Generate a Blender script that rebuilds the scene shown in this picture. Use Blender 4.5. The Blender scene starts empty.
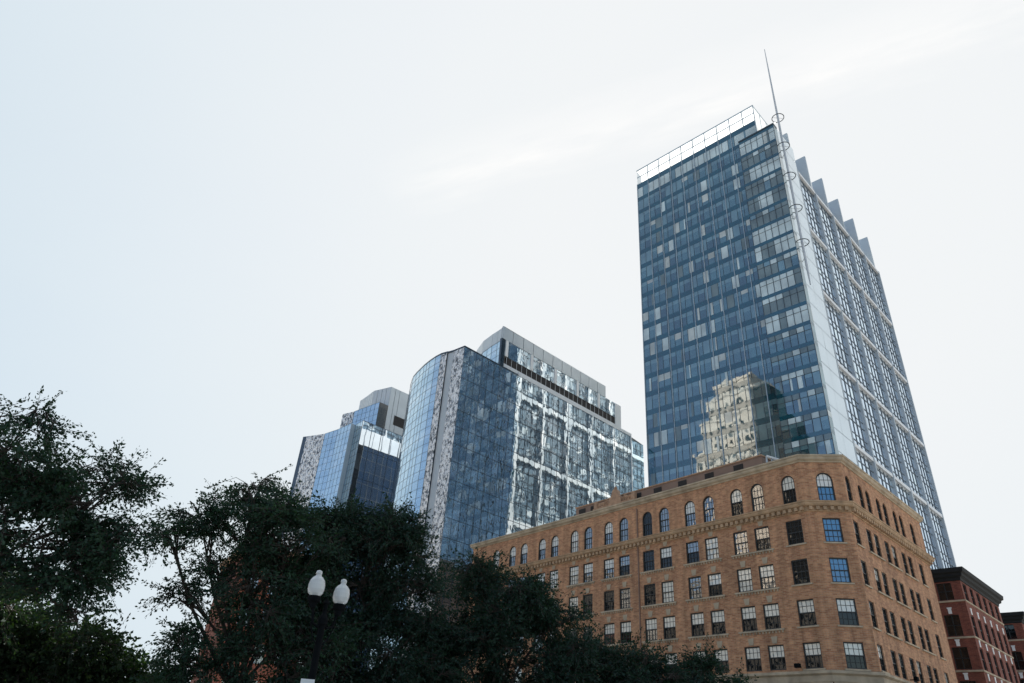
import bpy, math, random
import numpy as np
from mathutils import Vector, noise, Matrix

rnd = random.Random(7)
R = math.radians
scene = bpy.context.scene
COL = scene.collection

# ------------------------------------------------------------------ camera
EYE = 1.6
PITCH, ROLL, FPX = R(31.375), R(4.38), 695.8
cam_d = bpy.data.cameras.new('camera')
cam_d.sensor_width = 36.0
cam_d.lens = 36.0 * FPX / 1024.0
cam_d.clip_end = 8000
cam = bpy.data.objects.new('camera', cam_d)
fw = Vector((0, math.cos(PITCH), math.sin(PITCH)))
u0 = Vector((0, -math.sin(PITCH), math.cos(PITCH)))
r0 = Vector((1, 0, 0))
rt = math.cos(ROLL) * r0 + math.sin(ROLL) * u0
up = -math.sin(ROLL) * r0 + math.cos(ROLL) * u0
mw = Matrix((rt, up, -fw)).transposed().to_4x4()
mw.translation = Vector((0, 0, EYE))
cam.matrix_world = mw
COL.objects.link(cam)
scene.camera = cam

# ------------------------------------------------------------------ light
SUN_AZ, SUN_EL = R(24), R(41)
scene.view_settings.view_transform = 'Standard'
scene.view_settings.look = 'None'
scene.view_settings.gamma = 1
scene.view_settings.use_curve_mapping = False
scene.view_settings.exposure = 1.0
scene.render.film_transparent = False

world = bpy.data.worlds.new('World')
scene.world = world
world.use_nodes = True
wt = world.node_tree
wt.nodes.clear()


def N(t, kind, **kw):
    n = t.nodes.new(kind)
    for k, v in kw.items():
        setattr(n, k, v)
    return n


def L(t, a, b):
    t.links.new(a, b)


def math_node(t, op, a, b=None, c=None, clamp=False):
    n = N(t, 'ShaderNodeMath', operation=op, use_clamp=clamp)
    for i, v in enumerate((a, b, c)):
        if v is None:
            continue
        if isinstance(v, (int, float)):
            n.inputs[i].default_value = v
        else:
            L(t, v, n.inputs[i])
    return n.outputs[0]


def mix_col(t, fac, a, b, mode='MIX'):
    n = N(t, 'ShaderNodeMix', data_type='RGBA', blend_type=mode)
    for i, v in ((0, fac), (6, a), (7, b)):
        if isinstance(v, (int, float)):
            n.inputs[i].default_value = v
        elif isinstance(v, (tuple, list)):
            n.inputs[i].default_value = (*v[:3], 1)
        else:
            L(t, v, n.inputs[i])
    return n.outputs[2]


def ramp(t, fac, stops, interp='LINEAR'):
    n = N(t, 'ShaderNodeValToRGB')
    n.color_ramp.interpolation = interp
    e = n.color_ramp.elements
    while len(e) > 1:
        e.remove(e[-1])
    e[0].position = stops[0][0]
    c = stops[0][1]
    e[0].color = (c, c, c, 1) if isinstance(c, (int, float)) else (*c, 1)
    for p, c in stops[1:]:
        q = e.new(p)
        q.color = (c, c, c, 1) if isinstance(c, (int, float)) else (*c, 1)
    L(t, fac, n.inputs[0])
    return n.outputs[0]


SKY_STRENGTH = 0.09
sky = N(wt, 'ShaderNodeTexSky', sky_type='NISHITA')
sky.sun_disc = False
sky.sun_elevation = SUN_EL
sky.sun_rotation = SUN_AZ
sky.air_density = 1.0
sky.dust_density = 1.8
sky.ozone_density = 1.0
tc = N(wt, 'ShaderNodeTexCoord')
sep = N(wt, 'ShaderNodeSeparateXYZ')
L(wt, tc.outputs['Generated'], sep.inputs[0])
zc = math_node(wt, 'MAXIMUM', sep.outputs[2], 0.05)
pxn = math_node(wt, 'DIVIDE', sep.outputs[0], zc)
pyn = math_node(wt, 'DIVIDE', sep.outputs[1], zc)
# thin high veil of cloud, thickest towards the sun
dotn = N(wt, 'ShaderNodeVectorMath', operation='DOT_PRODUCT')
L(wt, tc.outputs['Generated'], dotn.inputs[0])
dotn.inputs[1].default_value = (math.sin(SUN_AZ) * math.cos(SUN_EL), math.cos(SUN_AZ) * math.cos(SUN_EL), math.sin(SUN_EL))
cmb = N(wt, 'ShaderNodeCombineXYZ')
L(wt, pxn, cmb.inputs[0]); L(wt, pyn, cmb.inputs[1])
# wisp of cirrus along a line on the cloud sheet
ca, sa = math.cos(R(-27)), math.sin(R(-27))
lx = math_node(wt, 'ADD', math_node(wt, 'MULTIPLY', pxn, ca), math_node(wt, 'MULTIPLY', pyn, sa))
ly = math_node(wt, 'ADD', math_node(wt, 'MULTIPLY', pxn, -sa), math_node(wt, 'MULTIPLY', pyn, ca))
cmb2 = N(wt, 'ShaderNodeCombineXYZ')
L(wt, math_node(wt, 'MULTIPLY', lx, 2.2), cmb2.inputs[0])
L(wt, math_node(wt, 'MULTIPLY', ly, 9.0), cmb2.inputs[1])
nz = N(wt, 'ShaderNodeTexNoise')
nz.inputs['Scale'].default_value = 2.0
nz.inputs['Detail'].default_value = 6
nz.inputs['Roughness'].default_value = 0.6
L(wt, cmb2.outputs[0], nz.inputs['Vector'])
band = math_node(wt, 'ABSOLUTE', math_node(wt, 'SUBTRACT', ly, math_node(wt, 'ADD', 0.835, math_node(wt, 'MULTIPLY', math_node(wt, 'SUBTRACT', nz.outputs[0], 0.5), 0.12))))
bandm = ramp(wt, band, [(0.0, 1.0), (0.04, 0.6), (0.10, 0.0)])
along = ramp(wt, math_node(wt, 'MULTIPLY_ADD', lx, 0.5, 0.5), [(0.12, 0.0), (0.20, 1.0), (1.0, 1.0)])
wisp = math_node(wt, 'MULTIPLY', math_node(wt, 'MULTIPLY', bandm, along), ramp(wt, nz.outputs[0], [(0.3, 0.15), (0.7, 1.0)]))
nz2 = N(wt, 'ShaderNodeTexNoise')
nz2.inputs['Scale'].default_value = 1.3
nz2.inputs['Detail'].default_value = 4
L(wt, cmb.outputs[0], nz2.inputs['Vector'])
veil = ramp(wt, math_node(wt, 'MULTIPLY_ADD', dotn.outputs['Value'], 0.5, 0.5), [(0.40, 0.0), (0.56, 0.12), (0.68, 0.70), (0.76, 0.95), (1.0, 0.985)])
veil = math_node(wt, 'MULTIPLY', veil, math_node(wt, 'MULTIPLY_ADD', nz2.outputs[0], 0.12, 0.94), clamp=True)
skyc = mix_col(wt, 1.0, sky.outputs[0], (4.45, 4.98, 5.15), 'DARKEN')
vcol = ramp(wt, math_node(wt, 'MULTIPLY_ADD', dotn.outputs['Value'], 0.5, 0.5), [(0.74, (0.375, 0.437, 0.480)), (0.84, (0.430, 0.472, 0.500)), (0.92, (0.472, 0.495, 0.510)), (0.98, (0.495, 0.507, 0.515))])
vsc = N(wt, 'ShaderNodeVectorMath', operation='SCALE')
vsc.inputs['Scale'].default_value = 10.0
L(wt, vcol, vsc.inputs[0])
c1 = mix_col(wt, veil, skyc, vsc.outputs[0])
c2 = mix_col(wt, math_node(wt, 'MULTIPLY', wisp, 0.95), c1, (5.55, 5.54, 5.5))
bg = N(wt, 'ShaderNodeBackground')
bg.inputs[1].default_value = SKY_STRENGTH
L(wt, c2, bg.inputs[0])
wo = N(wt, 'ShaderNodeOutputWorld')
L(wt, bg.outputs[0], wo.inputs[0])

sun_d = bpy.data.lights.new('sun', 'SUN')
sun_d.energy = 4.6
sun_d.angle = R(0.53)
sun_d.color = (1.0, 0.94, 0.85)
sun = bpy.data.objects.new('sun', sun_d)
sv = Vector((math.sin(SUN_AZ) * math.cos(SUN_EL), math.cos(SUN_AZ) * math.cos(SUN_EL), math.sin(SUN_EL)))
sun.rotation_euler = sv.to_track_quat('Z', 'Y').to_euler()
sun.location = sv * 300
COL.objects.link(sun)

# ------------------------------------------------------------------ materials
MATS = {}


def new_mat(name):
    m = bpy.data.materials.new(name)
    m.use_nodes = True
    t = m.node_tree
    b = t.nodes['Principled BSDF']
    MATS[name] = m
    return m, t, b


def plain(name, col, rough=0.6, metal=0.0, ior=1.5, var=0.12, scale=1.5, bump=0.0, bscale=20):
    m, t, b = new_mat(name)
    tcn = N(t, 'ShaderNodeTexCoord')
    n = N(t, 'ShaderNodeTexNoise')
    n.inputs['Scale'].default_value = scale
    n.inputs['Detail'].default_value = 5
    L(t, tcn.outputs['Object'], n.inputs['Vector'])
    lo = tuple(c * (1 - var) for c in col)
    hi = tuple(min(1, c * (1 + var)) for c in col)
    L(t, ramp(t, n.outputs[0], [(0.3, lo), (0.7, hi)]), b.inputs['Base Color'])
    b.inputs['Roughness'].default_value = rough
    b.inputs['Metallic'].default_value = metal
    if name.startswith('tower'):
        b.inputs['Specular Tint'].default_value = (0.88, 0.96, 1.0, 1)
    b.inputs['IOR'].default_value = ior
    if bump:
        n2 = N(t, 'ShaderNodeTexNoise')
        n2.inputs['Scale'].default_value = bscale
        n2.inputs['Detail'].default_value = 4
        L(t, tcn.outputs['Object'], n2.inputs['Vector'])
        bp = N(t, 'ShaderNodeBump')
        bp.inputs['Strength'].default_value = 1.0
        bp.inputs['Distance'].default_value = bump
        L(t, n2.outputs[0], bp.inputs['Height'])
        L(t, bp.outputs[0], b.inputs['Normal'])
    return m


def glass(name, col, ior=2.6, rough=0.02, wave=0.0, wscale=0.4, pane=None, detail=1.0, stretch=1.0, metal=0.0):
    """reflective facade glass: tinted body, strong mirror coat, slightly wavy"""
    m, t, b = new_mat(name)
    tcn = N(t, 'ShaderNodeTexCoord')
    b.inputs['Roughness'].default_value = rough
    b.inputs['IOR'].default_value = ior
    b.inputs['Metallic'].default_value = metal
    if name.startswith('tower'):
        b.inputs['Specular Tint'].default_value = (0.88, 0.96, 1.0, 1)
    if pane:                                   # pane = (width, height, [(pos, colour)...])
        uv = N(t, 'ShaderNodeUVMap')
        s = N(t, 'ShaderNodeSeparateXYZ')
        L(t, uv.outputs[0], s.inputs[0])
        cu = math_node(t, 'FLOOR', math_node(t, 'DIVIDE', s.outputs[0], pane[0]))
        cv = math_node(t, 'FLOOR', math_node(t, 'DIVIDE', s.outputs[1], pane[1]))
        cb = N(t, 'ShaderNodeCombineXYZ')
        L(t, cu, cb.inputs[0]); L(t, cv, cb.inputs[1])
        wn = N(t, 'ShaderNodeTexWhiteNoise', noise_dimensions='2D')
        L(t, cb.outputs[0], wn.inputs['Vector'])
        L(t, ramp(t, wn.outputs[0], pane[2], 'CONSTANT'), b.inputs['Base Color'])
    else:
        n = N(t, 'ShaderNodeTexNoise')
        n.inputs['Scale'].default_value = 0.25
        L(t, tcn.outputs['Object'], n.inputs['Vector'])
        L(t, ramp(t, n.outputs[0], [(0.3, tuple(c * 0.75 for c in col)), (0.7, tuple(c * 1.25 for c in col))]), b.inputs['Base Color'])
    if wave:
        mp = N(t, 'ShaderNodeMapping')
        mp.inputs['Scale'].default_value = (1, 1, stretch)
        L(t, tcn.outputs['Object'], mp.inputs[0])
        n2 = N(t, 'ShaderNodeTexNoise')
        n2.inputs['Scale'].default_value = wscale
        n2.inputs['Detail'].default_value = detail
        L(t, mp.outputs[0], n2.inputs['Vector'])
        bp = N(t, 'ShaderNodeBump')
        bp.inputs['Strength'].default_value = 1.0
        bp.inputs['Distance'].default_value = wave
        L(t, n2.outputs[0], bp.inputs['Height'])
        L(t, bp.outputs[0], b.inputs['Normal'])
    return m


def brick(name, c1, c2, mortar, scale=1.0):
    m, t, b = new_mat(name)
    uv = N(t, 'ShaderNodeUVMap')
    bt = N(t, 'ShaderNodeTexBrick')
    bt.inputs['Scale'].default_value = 1.0
    bt.inputs['Brick Width'].default_value = 0.44 * scale
    bt.inputs['Row Height'].default_value = 0.15 * scale
    bt.inputs['Mortar Size'].default_value = 0.012
    bt.inputs['Mortar Smooth'].default_value = 0.3
    bt.inputs['Bias'].default_value = -0.1
    bt.inputs['Color1'].default_value = (*c1, 1)
    bt.inputs['Color2'].default_value = (*c2, 1)
    bt.inputs['Mortar'].default_value = (*mortar, 1)
    L(t, uv.outputs[0], bt.inputs['Vector'])
    mp = N(t, 'ShaderNodeMapping')
    mp.inputs['Scale'].default_value = (0.8, 1.6, 1)
    L(t, uv.outputs[0], mp.inputs[0])
    n = N(t, 'ShaderNodeTexNoise')
    n.inputs['Scale'].default_value = 2.2
    n.inputs['Detail'].default_value = 6
    n.inputs['Roughness'].default_value = 0.65
    L(t, mp.outputs[0], n.inputs['Vector'])
    col = mix_col(t, 1.0, bt.outputs[0], ramp(t, n.outputs[0], [(0.28, 0.70), (0.5, 1.0), (0.72, 1.2)]), 'MULTIPLY')
    n3 = N(t, 'ShaderNodeTexNoise')                       # soot and rain streaks
    mp3 = N(t, 'ShaderNodeMapping')
    mp3.inputs['Scale'].default_value = (1.2, 0.12, 1)
    L(t, uv.outputs[0], mp3.inputs[0]); L(t, mp3.outputs[0], n3.inputs['Vector'])
    n3.inputs['Scale'].default_value = 1.0
    n3.inputs['Detail'].default_value = 4
    col = mix_col(t, 1.0, col, ramp(t, n3.outputs[0], [(0.3, 0.70), (0.65, 1.12)]), 'MULTIPLY')
    L(t, col, b.inputs['Base Color'])
    b.inputs['Roughness'].default_value = 0.85
    bp = N(t, 'ShaderNodeBump')
    bp.inputs['Distance'].default_value = 0.01
    L(t, bt.outputs['Fac'], bp.inputs['Height'])
    bp.invert = True
    L(t, bp.outputs[0], b.inputs['Normal'])
    return m


brick('tan_brick', (0.55, 0.290, 0.152), (0.36, 0.158, 0.082), (0.46, 0.35, 0.25))
brick('red_brick', (0.25, 0.072, 0.045), (0.165, 0.045, 0.030), (0.22, 0.12, 0.09))
brick('orange_brick', (0.55, 0.17, 0.09), (0.42, 0.11, 0.06), (0.4, 0.2, 0.14))
plain('limestone', (0.43, 0.35, 0.25), 0.8, var=0.28, scale=0.9, bump=0.01, bscale=9)
plain('beige_stone', (0.66, 0.59, 0.51), 0.85, var=0.14, scale=0.3)
plain('dark_stone', (0.025, 0.022, 0.020), 0.85, var=0.2, scale=0.3)
plain('brown_metal', (0.21, 0.135, 0.10), 0.6, var=0.12, scale=0.6)
plain('carved_stone', (0.40, 0.25, 0.16), 0.85, var=0.2, scale=2)
plain('dark_frame', (0.022, 0.026, 0.028), 0.45, var=0.2)
plain('dark_vent', (0.02, 0.017, 0.016), 0.7)
plain('black_paint', (0.006, 0.007, 0.008), 0.8, ior=1.15, var=0.3, scale=6)
plain('dark_cornice', (0.008, 0.010, 0.011), 0.8, var=0.3)
plain('concrete', (0.36, 0.34, 0.31), 0.9, var=0.12, scale=0.4)
plain('asphalt', (0.055, 0.055, 0.057), 0.9, var=0.2, scale=1.5)
plain('line_paint', (0.75, 0.75, 0.72), 0.7)
plain('grey_metal', (0.50, 0.55, 0.58), 0.25, 0.1, ior=2.0, var=0.07, scale=0.3)
plain('pale_metal', (0.66, 0.68, 0.70), 0.32, 0.25, var=0.05, scale=0.3)
plain('fin_metal', (0.42, 0.48, 0.53), 0.5, 0.2, var=0.06, scale=0.3)
plain('pier_white', (0.78, 0.78, 0.77), 0.55, var=0.06, scale=0.5)
plain('mast_metal', (0.5, 0.53, 0.56), 0.5, 0.2)
plain('silver_panel', (0.64, 0.74, 0.80), 0.16, 0.35, ior=1.9, var=0.04, scale=0.2, bump=0.01, bscale=0.6)
plain('mullion_grey', (0.36, 0.43, 0.48), 0.4, 0.4)
plain('mullion_dark', (0.035, 0.05, 0.065), 0.4, 0.2)
plain('slate_bar', (0.11, 0.14, 0.17), 0.5)
plain('tan_stone', (0.42, 0.285, 0.175), 0.85, var=0.25, scale=1.2)
plain('sign_white', (0.8, 0.8, 0.78), 0.5)
plain('roofing', (0.2, 0.2, 0.2), 0.9)
plain('bark', (0.05, 0.04, 0.032), 0.9, var=0.35, scale=8, bump=0.02, bscale=18)
plain('blind', (0.55, 0.55, 0.51), 0.35, ior=1.7, var=0.1, scale=1.2)
plain('blind_dim', (0.32, 0.32, 0.29), 0.3, ior=1.8, var=0.2, scale=1.2)

# tall tower glass
glass('tower_dark', (0.012, 0.052, 0.066), 3.3, 0.015, 0.006, 0.5)
glass('tower_mid', (0.042, 0.120, 0.145), 3.3, 0.02, 0.006, 0.5)
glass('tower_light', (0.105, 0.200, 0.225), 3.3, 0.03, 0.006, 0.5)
glass('tower_blind', (0.46, 0.51, 0.50), 2.0, 0.06, 0.006, 0.5)
glass('tower_pale', (0.50, 0.60, 0.62), 2.0, 0.04, 0.006, 0.5)
glass('tower_grey', (0.15, 0.20, 0.21), 2.0, 0.04, 0.006, 0.5)
glass('tower_warm', (0.30, 0.34, 0.36), 2.0, 0.06, 0.006, 0.5)
glass('tower_spandrel', (0.001, 0.055, 0.080), 2.5, 0.03, 0.006, 0.5)
glass('tower_side_glass', (0.72, 0.80, 0.90), 2.6, 0.05, 0.010, 0.4, metal=0.8)
NPAN = [(0.0, (0.10, 0.15, 0.19)), (0.3, (0.17, 0.24, 0.29)), (0.62, (0.24, 0.32, 0.38)), (0.88, (0.72, 0.76, 0.76))]
glass('tower_rear_glass', None, 1.5, 0.3, pane=(1.5, 1.27, NPAN))
# blue hotel glass
PANES = [(0.0, (0.41, 0.50, 0.57)), (0.35, (0.51, 0.60, 0.66)), (0.7, (0.62, 0.70, 0.76)), (0.92, (0.76, 0.82, 0.86))]
glass('hotel_glass', None, 2.6, 0.01, 0.024, 0.5, (1.55, 3.3, PANES), detail=2.0, stretch=0.7, metal=0.86)
WPANES = [(0.0, (0.55, 0.66, 0.78)), (0.5, (0.60, 0.70, 0.80))]
glass('wing_glass', None, 2.6, 0.01, 0.010, 0.55, (2.7, 3.3, WPANES), detail=1.0, stretch=0.4, metal=0.92)
BPAN = [(0.0, (0.52, 0.69, 0.80)), (0.4, (0.56, 0.73, 0.84)), (0.7, (0.60, 0.77, 0.86)), (0.93, (0.66, 0.80, 0.88))]
glass('blue_glass', None, 2.9, 0.015, 0.008, 0.5, (1.55, 1.65, BPAN), metal=0.8)
glass('rear_blue', (0.003, 0.022, 0.055), 1.35, 0.25)
glass('slate_glass', (0.02, 0.03, 0.04), 2.0, 0.1, 0.01, 0.5)


def strip_reflection_mat():
    """strip whose dark and bright reflections are painted into the base colour"""
    m, t, b = new_mat('painted_reflections')
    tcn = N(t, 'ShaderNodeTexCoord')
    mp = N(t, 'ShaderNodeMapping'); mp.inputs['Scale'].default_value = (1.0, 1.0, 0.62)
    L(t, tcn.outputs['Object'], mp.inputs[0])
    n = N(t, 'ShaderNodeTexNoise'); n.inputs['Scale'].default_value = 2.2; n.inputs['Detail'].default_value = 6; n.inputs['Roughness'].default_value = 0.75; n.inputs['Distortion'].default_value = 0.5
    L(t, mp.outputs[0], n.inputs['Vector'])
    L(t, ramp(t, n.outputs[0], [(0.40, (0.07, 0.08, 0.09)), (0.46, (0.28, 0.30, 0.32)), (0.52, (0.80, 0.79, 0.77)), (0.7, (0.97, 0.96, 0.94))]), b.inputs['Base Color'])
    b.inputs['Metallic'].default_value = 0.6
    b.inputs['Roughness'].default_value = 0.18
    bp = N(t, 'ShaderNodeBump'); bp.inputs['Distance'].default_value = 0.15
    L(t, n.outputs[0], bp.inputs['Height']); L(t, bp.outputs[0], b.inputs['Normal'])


strip_reflection_mat()
# office / loft windows
glass('win_dark', (0.010, 0.012, 0.013), 1.6, 0.02, 0.012, 0.9)
glass('win_pale', (0.78, 0.76, 0.68), 2.0, 0.03, 0.015, 0.9)
glass('win_mirror', (0.06, 0.065, 0.06), 3.8, 0.01, 0.03, 1.2, detail=2)
glass('win_sky_blue', (0.03, 0.20, 0.42), 2.2, 0.02, 0.008, 0.9)  # reflected blue sky put into the base colour


def screen_mat():
    m = bpy.data.materials.new('screen_glass')
    m.use_nodes = True
    t = m.node_tree
    t.nodes.clear()
    o = N(t, 'ShaderNodeOutputMaterial')
    tr = N(t, 'ShaderNodeBsdfTransparent'); tr.inputs[0].default_value = (0.92, 0.95, 0.96, 1)
    tl = N(t, 'ShaderNodeBsdfTranslucent'); tl.inputs[0].default_value = (0.9, 0.9, 0.88, 1)
    gl = N(t, 'ShaderNodeBsdfGlossy'); gl.inputs['Roughness'].default_value = 0.05
    lw = N(t, 'ShaderNodeFresnel'); lw.inputs[0].default_value = 1.5
    m1 = N(t, 'ShaderNodeMixShader'); m1.inputs[0].default_value = 0.62
    L(t, tr.outputs[0], m1.inputs[1]); L(t, tl.outputs[0], m1.inputs[2])
    m2 = N(t, 'ShaderNodeMixShader')
    L(t, lw.outputs[0], m2.inputs[0]); L(t, m1.outputs[0], m2.inputs[1]); L(t, gl.outputs[0], m2.inputs[2])
    L(t, m2.outputs[0], o.inputs[0])
    MATS['screen_glass'] = m


screen_mat()


def leaf_mat(name, c_lo, c_hi, trans, c_sun=None):
    m = bpy.data.materials.new(name)
    m.use_nodes = True
    t = m.node_tree
    t.nodes.clear()
    o = N(t, 'ShaderNodeOutputMaterial')
    tcn = N(t, 'ShaderNodeTexCoord')
    n = N(t, 'ShaderNodeTexNoise'); n.inputs['Scale'].default_value = 0.8; n.inputs['Detail'].default_value = 8; n.inputs['Roughness'].default_value = 0.75
    L(t, tcn.outputs['Object'], n.inputs['Vector'])
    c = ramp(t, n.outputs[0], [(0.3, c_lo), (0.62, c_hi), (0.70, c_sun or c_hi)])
    d = N(t, 'ShaderNodeBsdfDiffuse'); L(t, c, d.inputs[0])
    tl = N(t, 'ShaderNodeBsdfTranslucent'); L(t, mix_col(t, 1.0, c, (1.25, 1.5, 0.5), 'MULTIPLY'), tl.inputs[0])
    g = N(t, 'ShaderNodeBsdfGlossy'); g.inputs['Roughness'].default_value = 0.45
    g.inputs[0].default_value = (0.5, 0.55, 0.6, 1)
    m1 = N(t, 'ShaderNodeMixShader'); m1.inputs[0].default_value = trans
    L(t, d.outputs[0], m1.inputs[1]); L(t, tl.outputs[0], m1.inputs[2])
    m2 = N(t, 'ShaderNodeMixShader'); m2.inputs[0].default_value = 0.03
    L(t, m1.outputs[0], m2.inputs[1]); L(t, g.outputs[0], m2.inputs[2])
    L(t, m2.outputs[0], o.inputs[0])
    MATS[name] = m


leaf_mat('leaf_fine', (0.009, 0.030, 0.023), (0.034, 0.070, 0.038), 0.25)
leaf_mat('leaf_sun_patches', (0.006, 0.018, 0.012), (0.035, 0.062, 0.026), 0.3, (0.16, 0.21, 0.05))  # last tone paints sunlit patches into the leaf colour
leaf_mat('leaf_dense', (0.007, 0.024, 0.020), (0.026, 0.056, 0.032), 0.2)


def globe_mat():
    m, t, b = new_mat('globe_glass')
    b.inputs['Base Color'].default_value = (0.92, 0.92, 0.9, 1)
    b.inputs['Roughness'].default_value = 0.12
    b.inputs['Transmission Weight'].default_value = 0.42
    b.inputs['IOR'].default_value = 1.35


globe_mat()


# ------------------------------------------------------------------ mesh helpers
class MB:
    def __init__(self):
        self.v, self.f, self.uv, self.mi = [], [], [], []
        self.mats = []

    def slot(self, m):
        if m not in self.mats:
            self.mats.append(m)
        return self.mats.index(m)

    def face(self, pts, uv=None, mat=None):
        i = len(self.v)
        self.v += [tuple(p) for p in pts]
        self.f.append(tuple(range(i, i + len(pts))))
        self.uv.append(uv)
        self.mi.append(self.slot(mat) if mat else 0)

    def build(self, name, mat=None, parent=None, origin=(0, 0, 0), smooth=False, merge=False):
        ox, oy, oz = origin
        me = bpy.data.meshes.new(name)
        me.from_pydata([(x - ox, y - oy, z - oz) for x, y, z in self.v], [], self.f)
        if self.mats:
            for mm in self.mats:
                me.materials.append(MATS[mm])
            me.polygons.foreach_set('material_index', self.mi)
        else:
            me.materials.append(MATS[mat])
        if any(u is not None for u in self.uv):
            ul = me.uv_layers.new(name='UVMap')
            k = 0
            for fi, u in zip(self.f, self.uv):
                for j in range(len(fi)):
                    if u is not None:
                        ul.data[k].uv = u[j]
                    k += 1
        if smooth:
            me.polygons.foreach_set('use_smooth', [True] * len(me.polygons))
        me.update()
        o = bpy.data.objects.new(name, me)
        COL.objects.link(o)
        if parent:
            o.parent = parent
        else:
            o.location = origin
        return o


class Fr:
    """facade frame: s along the heading, d outwards (to the right or left), z up"""
    def __init__(self, p, heading, out):
        h = R(heading)
        self.p = Vector((p[0], p[1], 0))
        self.e = Vector((math.sin(h), math.cos(h), 0))
        o = R(out)
        self.n = Vector((math.sin(o), math.cos(o), 0))
        self.flip = self.e.cross(Vector((0, 0, 1))).dot(self.n) < 0
        self.rot = math.atan2(math.sin(o), -math.cos(o))

    def P(self, s, d, z):
        q = self.p + self.e * s + self.n * d
        return (q.x, q.y, z)


def fface(mb, F, pts, uv=None, mat=None):
    if F.flip:
        pts = list(pts)[::-1]
        uv = list(uv)[::-1] if uv else uv
    mb.face(pts, uv, mat)


def fbox(mb, F, s0, s1, d0, d1, z0, z1, mat=None, sides='all'):
    c = [F.P(s, d, z) for z in (z0, z1) for d in (d0, d1) for s in (s0, s1)]
    # 0 s0d0z0 1 s1d0z0 2 s0d1z0 3 s1d1z0 4.. top
    Fs = {'front': ((2, 3, 7, 6), ((s0, z0), (s1, z0), (s1, z1), (s0, z1))),
          'back': ((1, 0, 4, 5), ((s1, z0), (s0, z0), (s0, z1), (s1, z1))),
          'left': ((0, 2, 6, 4), ((d0, z0), (d1, z0), (d1, z1), (d0, z1))),
          'right': ((3, 1, 5, 7), ((d1, z0), (d0, z0), (d0, z1), (d1, z1))),
          'top': ((6, 7, 5, 4), ((s0, d1), (s1, d1), (s1, d0), (s0, d0))),
          'bottom': ((0, 1, 3, 2), ((s0, d0), (s1, d0), (s1, d1), (s0, d1)))}
    for k, (ix, uv) in Fs.items():
        if sides == 'all' or k in sides:
            fface(mb, F, [c[i] for i in ix], uv, mat)


def fquad(mb, F, s0, s1, d, z0, z1, mat=None):
    fface(mb, F, [F.P(s0, d, z0), F.P(s1, d, z0), F.P(s1, d, z1), F.P(s0, d, z1)],
          ((s0, z0), (s1, z0), (s1, z1), (s0, z1)), mat)


def wall(mb, F, s0, s1, z0, z1, ops, depth=0.28, mat=None, d=0.0):
    """wall face with real openings. ops: (s, z0, w, h, arched)"""
    zs = sorted({z0, z1, *[o[1] for o in ops], *[o[1] + o[3] for o in ops]})
    for a, b in zip(zs[:-1], zs[1:]):
        if b - a < 1e-4:
            continue
        mid = (a + b) / 2
        hit = sorted([(o[0] - o[2] / 2, o[0] + o[2] / 2) for o in ops if o[1] < mid < o[1] + o[3]])
        x = s0
        for l, r in hit:
            if l > x:
                fquad(mb, F, x, l, d, a, b, mat)
            x = r
        if x < s1:
            fquad(mb, F, x, s1, d, a, b, mat)
    for (s, zb, w, h, arch) in ops:
        l, r, zt = s - w / 2, s + w / 2, zb + h
        P = F.P
        zc = zt - w / 2 if arch else zt

        def rev(a, b):
            (sa, za), (sb, zb_) = a, b
            mb.face([P(sa, d, za), P(sb, d, zb_), P(sb, d - depth, zb_), P(sa, d - depth, za)],
                    ((sa, za), (sb, zb_), (sb + depth, zb_), (sa + depth, za)), mat)
        rev((l, zb), (r, zb)); rev((r, zb), (r, zc)); rev((l, zc), (l, zb))
        if arch:
            n = 10
            pts = [(s + w / 2 * math.cos(math.pi * i / n), zc + w / 2 * math.sin(math.pi * i / n)) for i in range(n + 1)]
            for i in range(n):
                rev(pts[i], pts[i + 1])
                corner = (r, zt) if i < n // 2 else (l, zt)
                tri = [pts[i], corner, pts[i + 1]]
                mb.face([P(q[0], d, q[1]) for q in tri], tri, mat)
            tri = [(r, zt), (l, zt), (s, zt)]
        else:
            rev((r, zt), (l, zt))


def sweep(mb, path, prof, mat=None, closed=False):
    """profile [(d, z)] along a plan path; d is offset to the right of travel"""
    n = len(path)
    P = [Vector((p[0], p[1])) for p in path]
    offs = []
    for i in range(n):
        def nrm(a, b):
            t = (b - a).normalized()
            return Vector((t.y, -t.x))
        if i == 0:
            m = nrm(P[0], P[1]); k = 1
        elif i == n - 1:
            m = nrm(P[-2], P[-1]); k = 1
        else:
            a, b = nrm(P[i - 1], P[i]), nrm(P[i], P[i + 1])
            m = (a + b).normalized(); k = 1 / max(0.3, m.dot(a))
        offs.append(m * k)
    dist = [0]
    for i in range(1, n):
        dist.append(dist[-1] + (P[i] - P[i - 1]).length)
    for i in range(n - 1):
        for j in range(len(prof) - 1):
            (d0, z0), (d1, z1) = prof[j], prof[j + 1]
            q = []
            for ii, d, z in ((i, d0, z0), (i + 1, d0, z0), (i + 1, d1, z1), (i, d1, z1)):
                v = P[ii] + offs[ii] * d
                q.append((v.x, v.y, z))
            mb.face(q, ((dist[i], z0), (dist[i + 1], z0), (dist[i + 1], z1), (dist[i], z1)), mat)
    for i, rev in ((0, False), (n - 1, True)):
        q = [(*(P[i] + offs[i] * d), z) for d, z in prof]
        mb.face(q[::-1] if rev else q, None, mat)


def poly_cap(mb, pts, z, mat=None):
    mb.face([(p[0], p[1], z) for p in pts], [(p[0], p[1]) for p in pts], mat)


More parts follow.
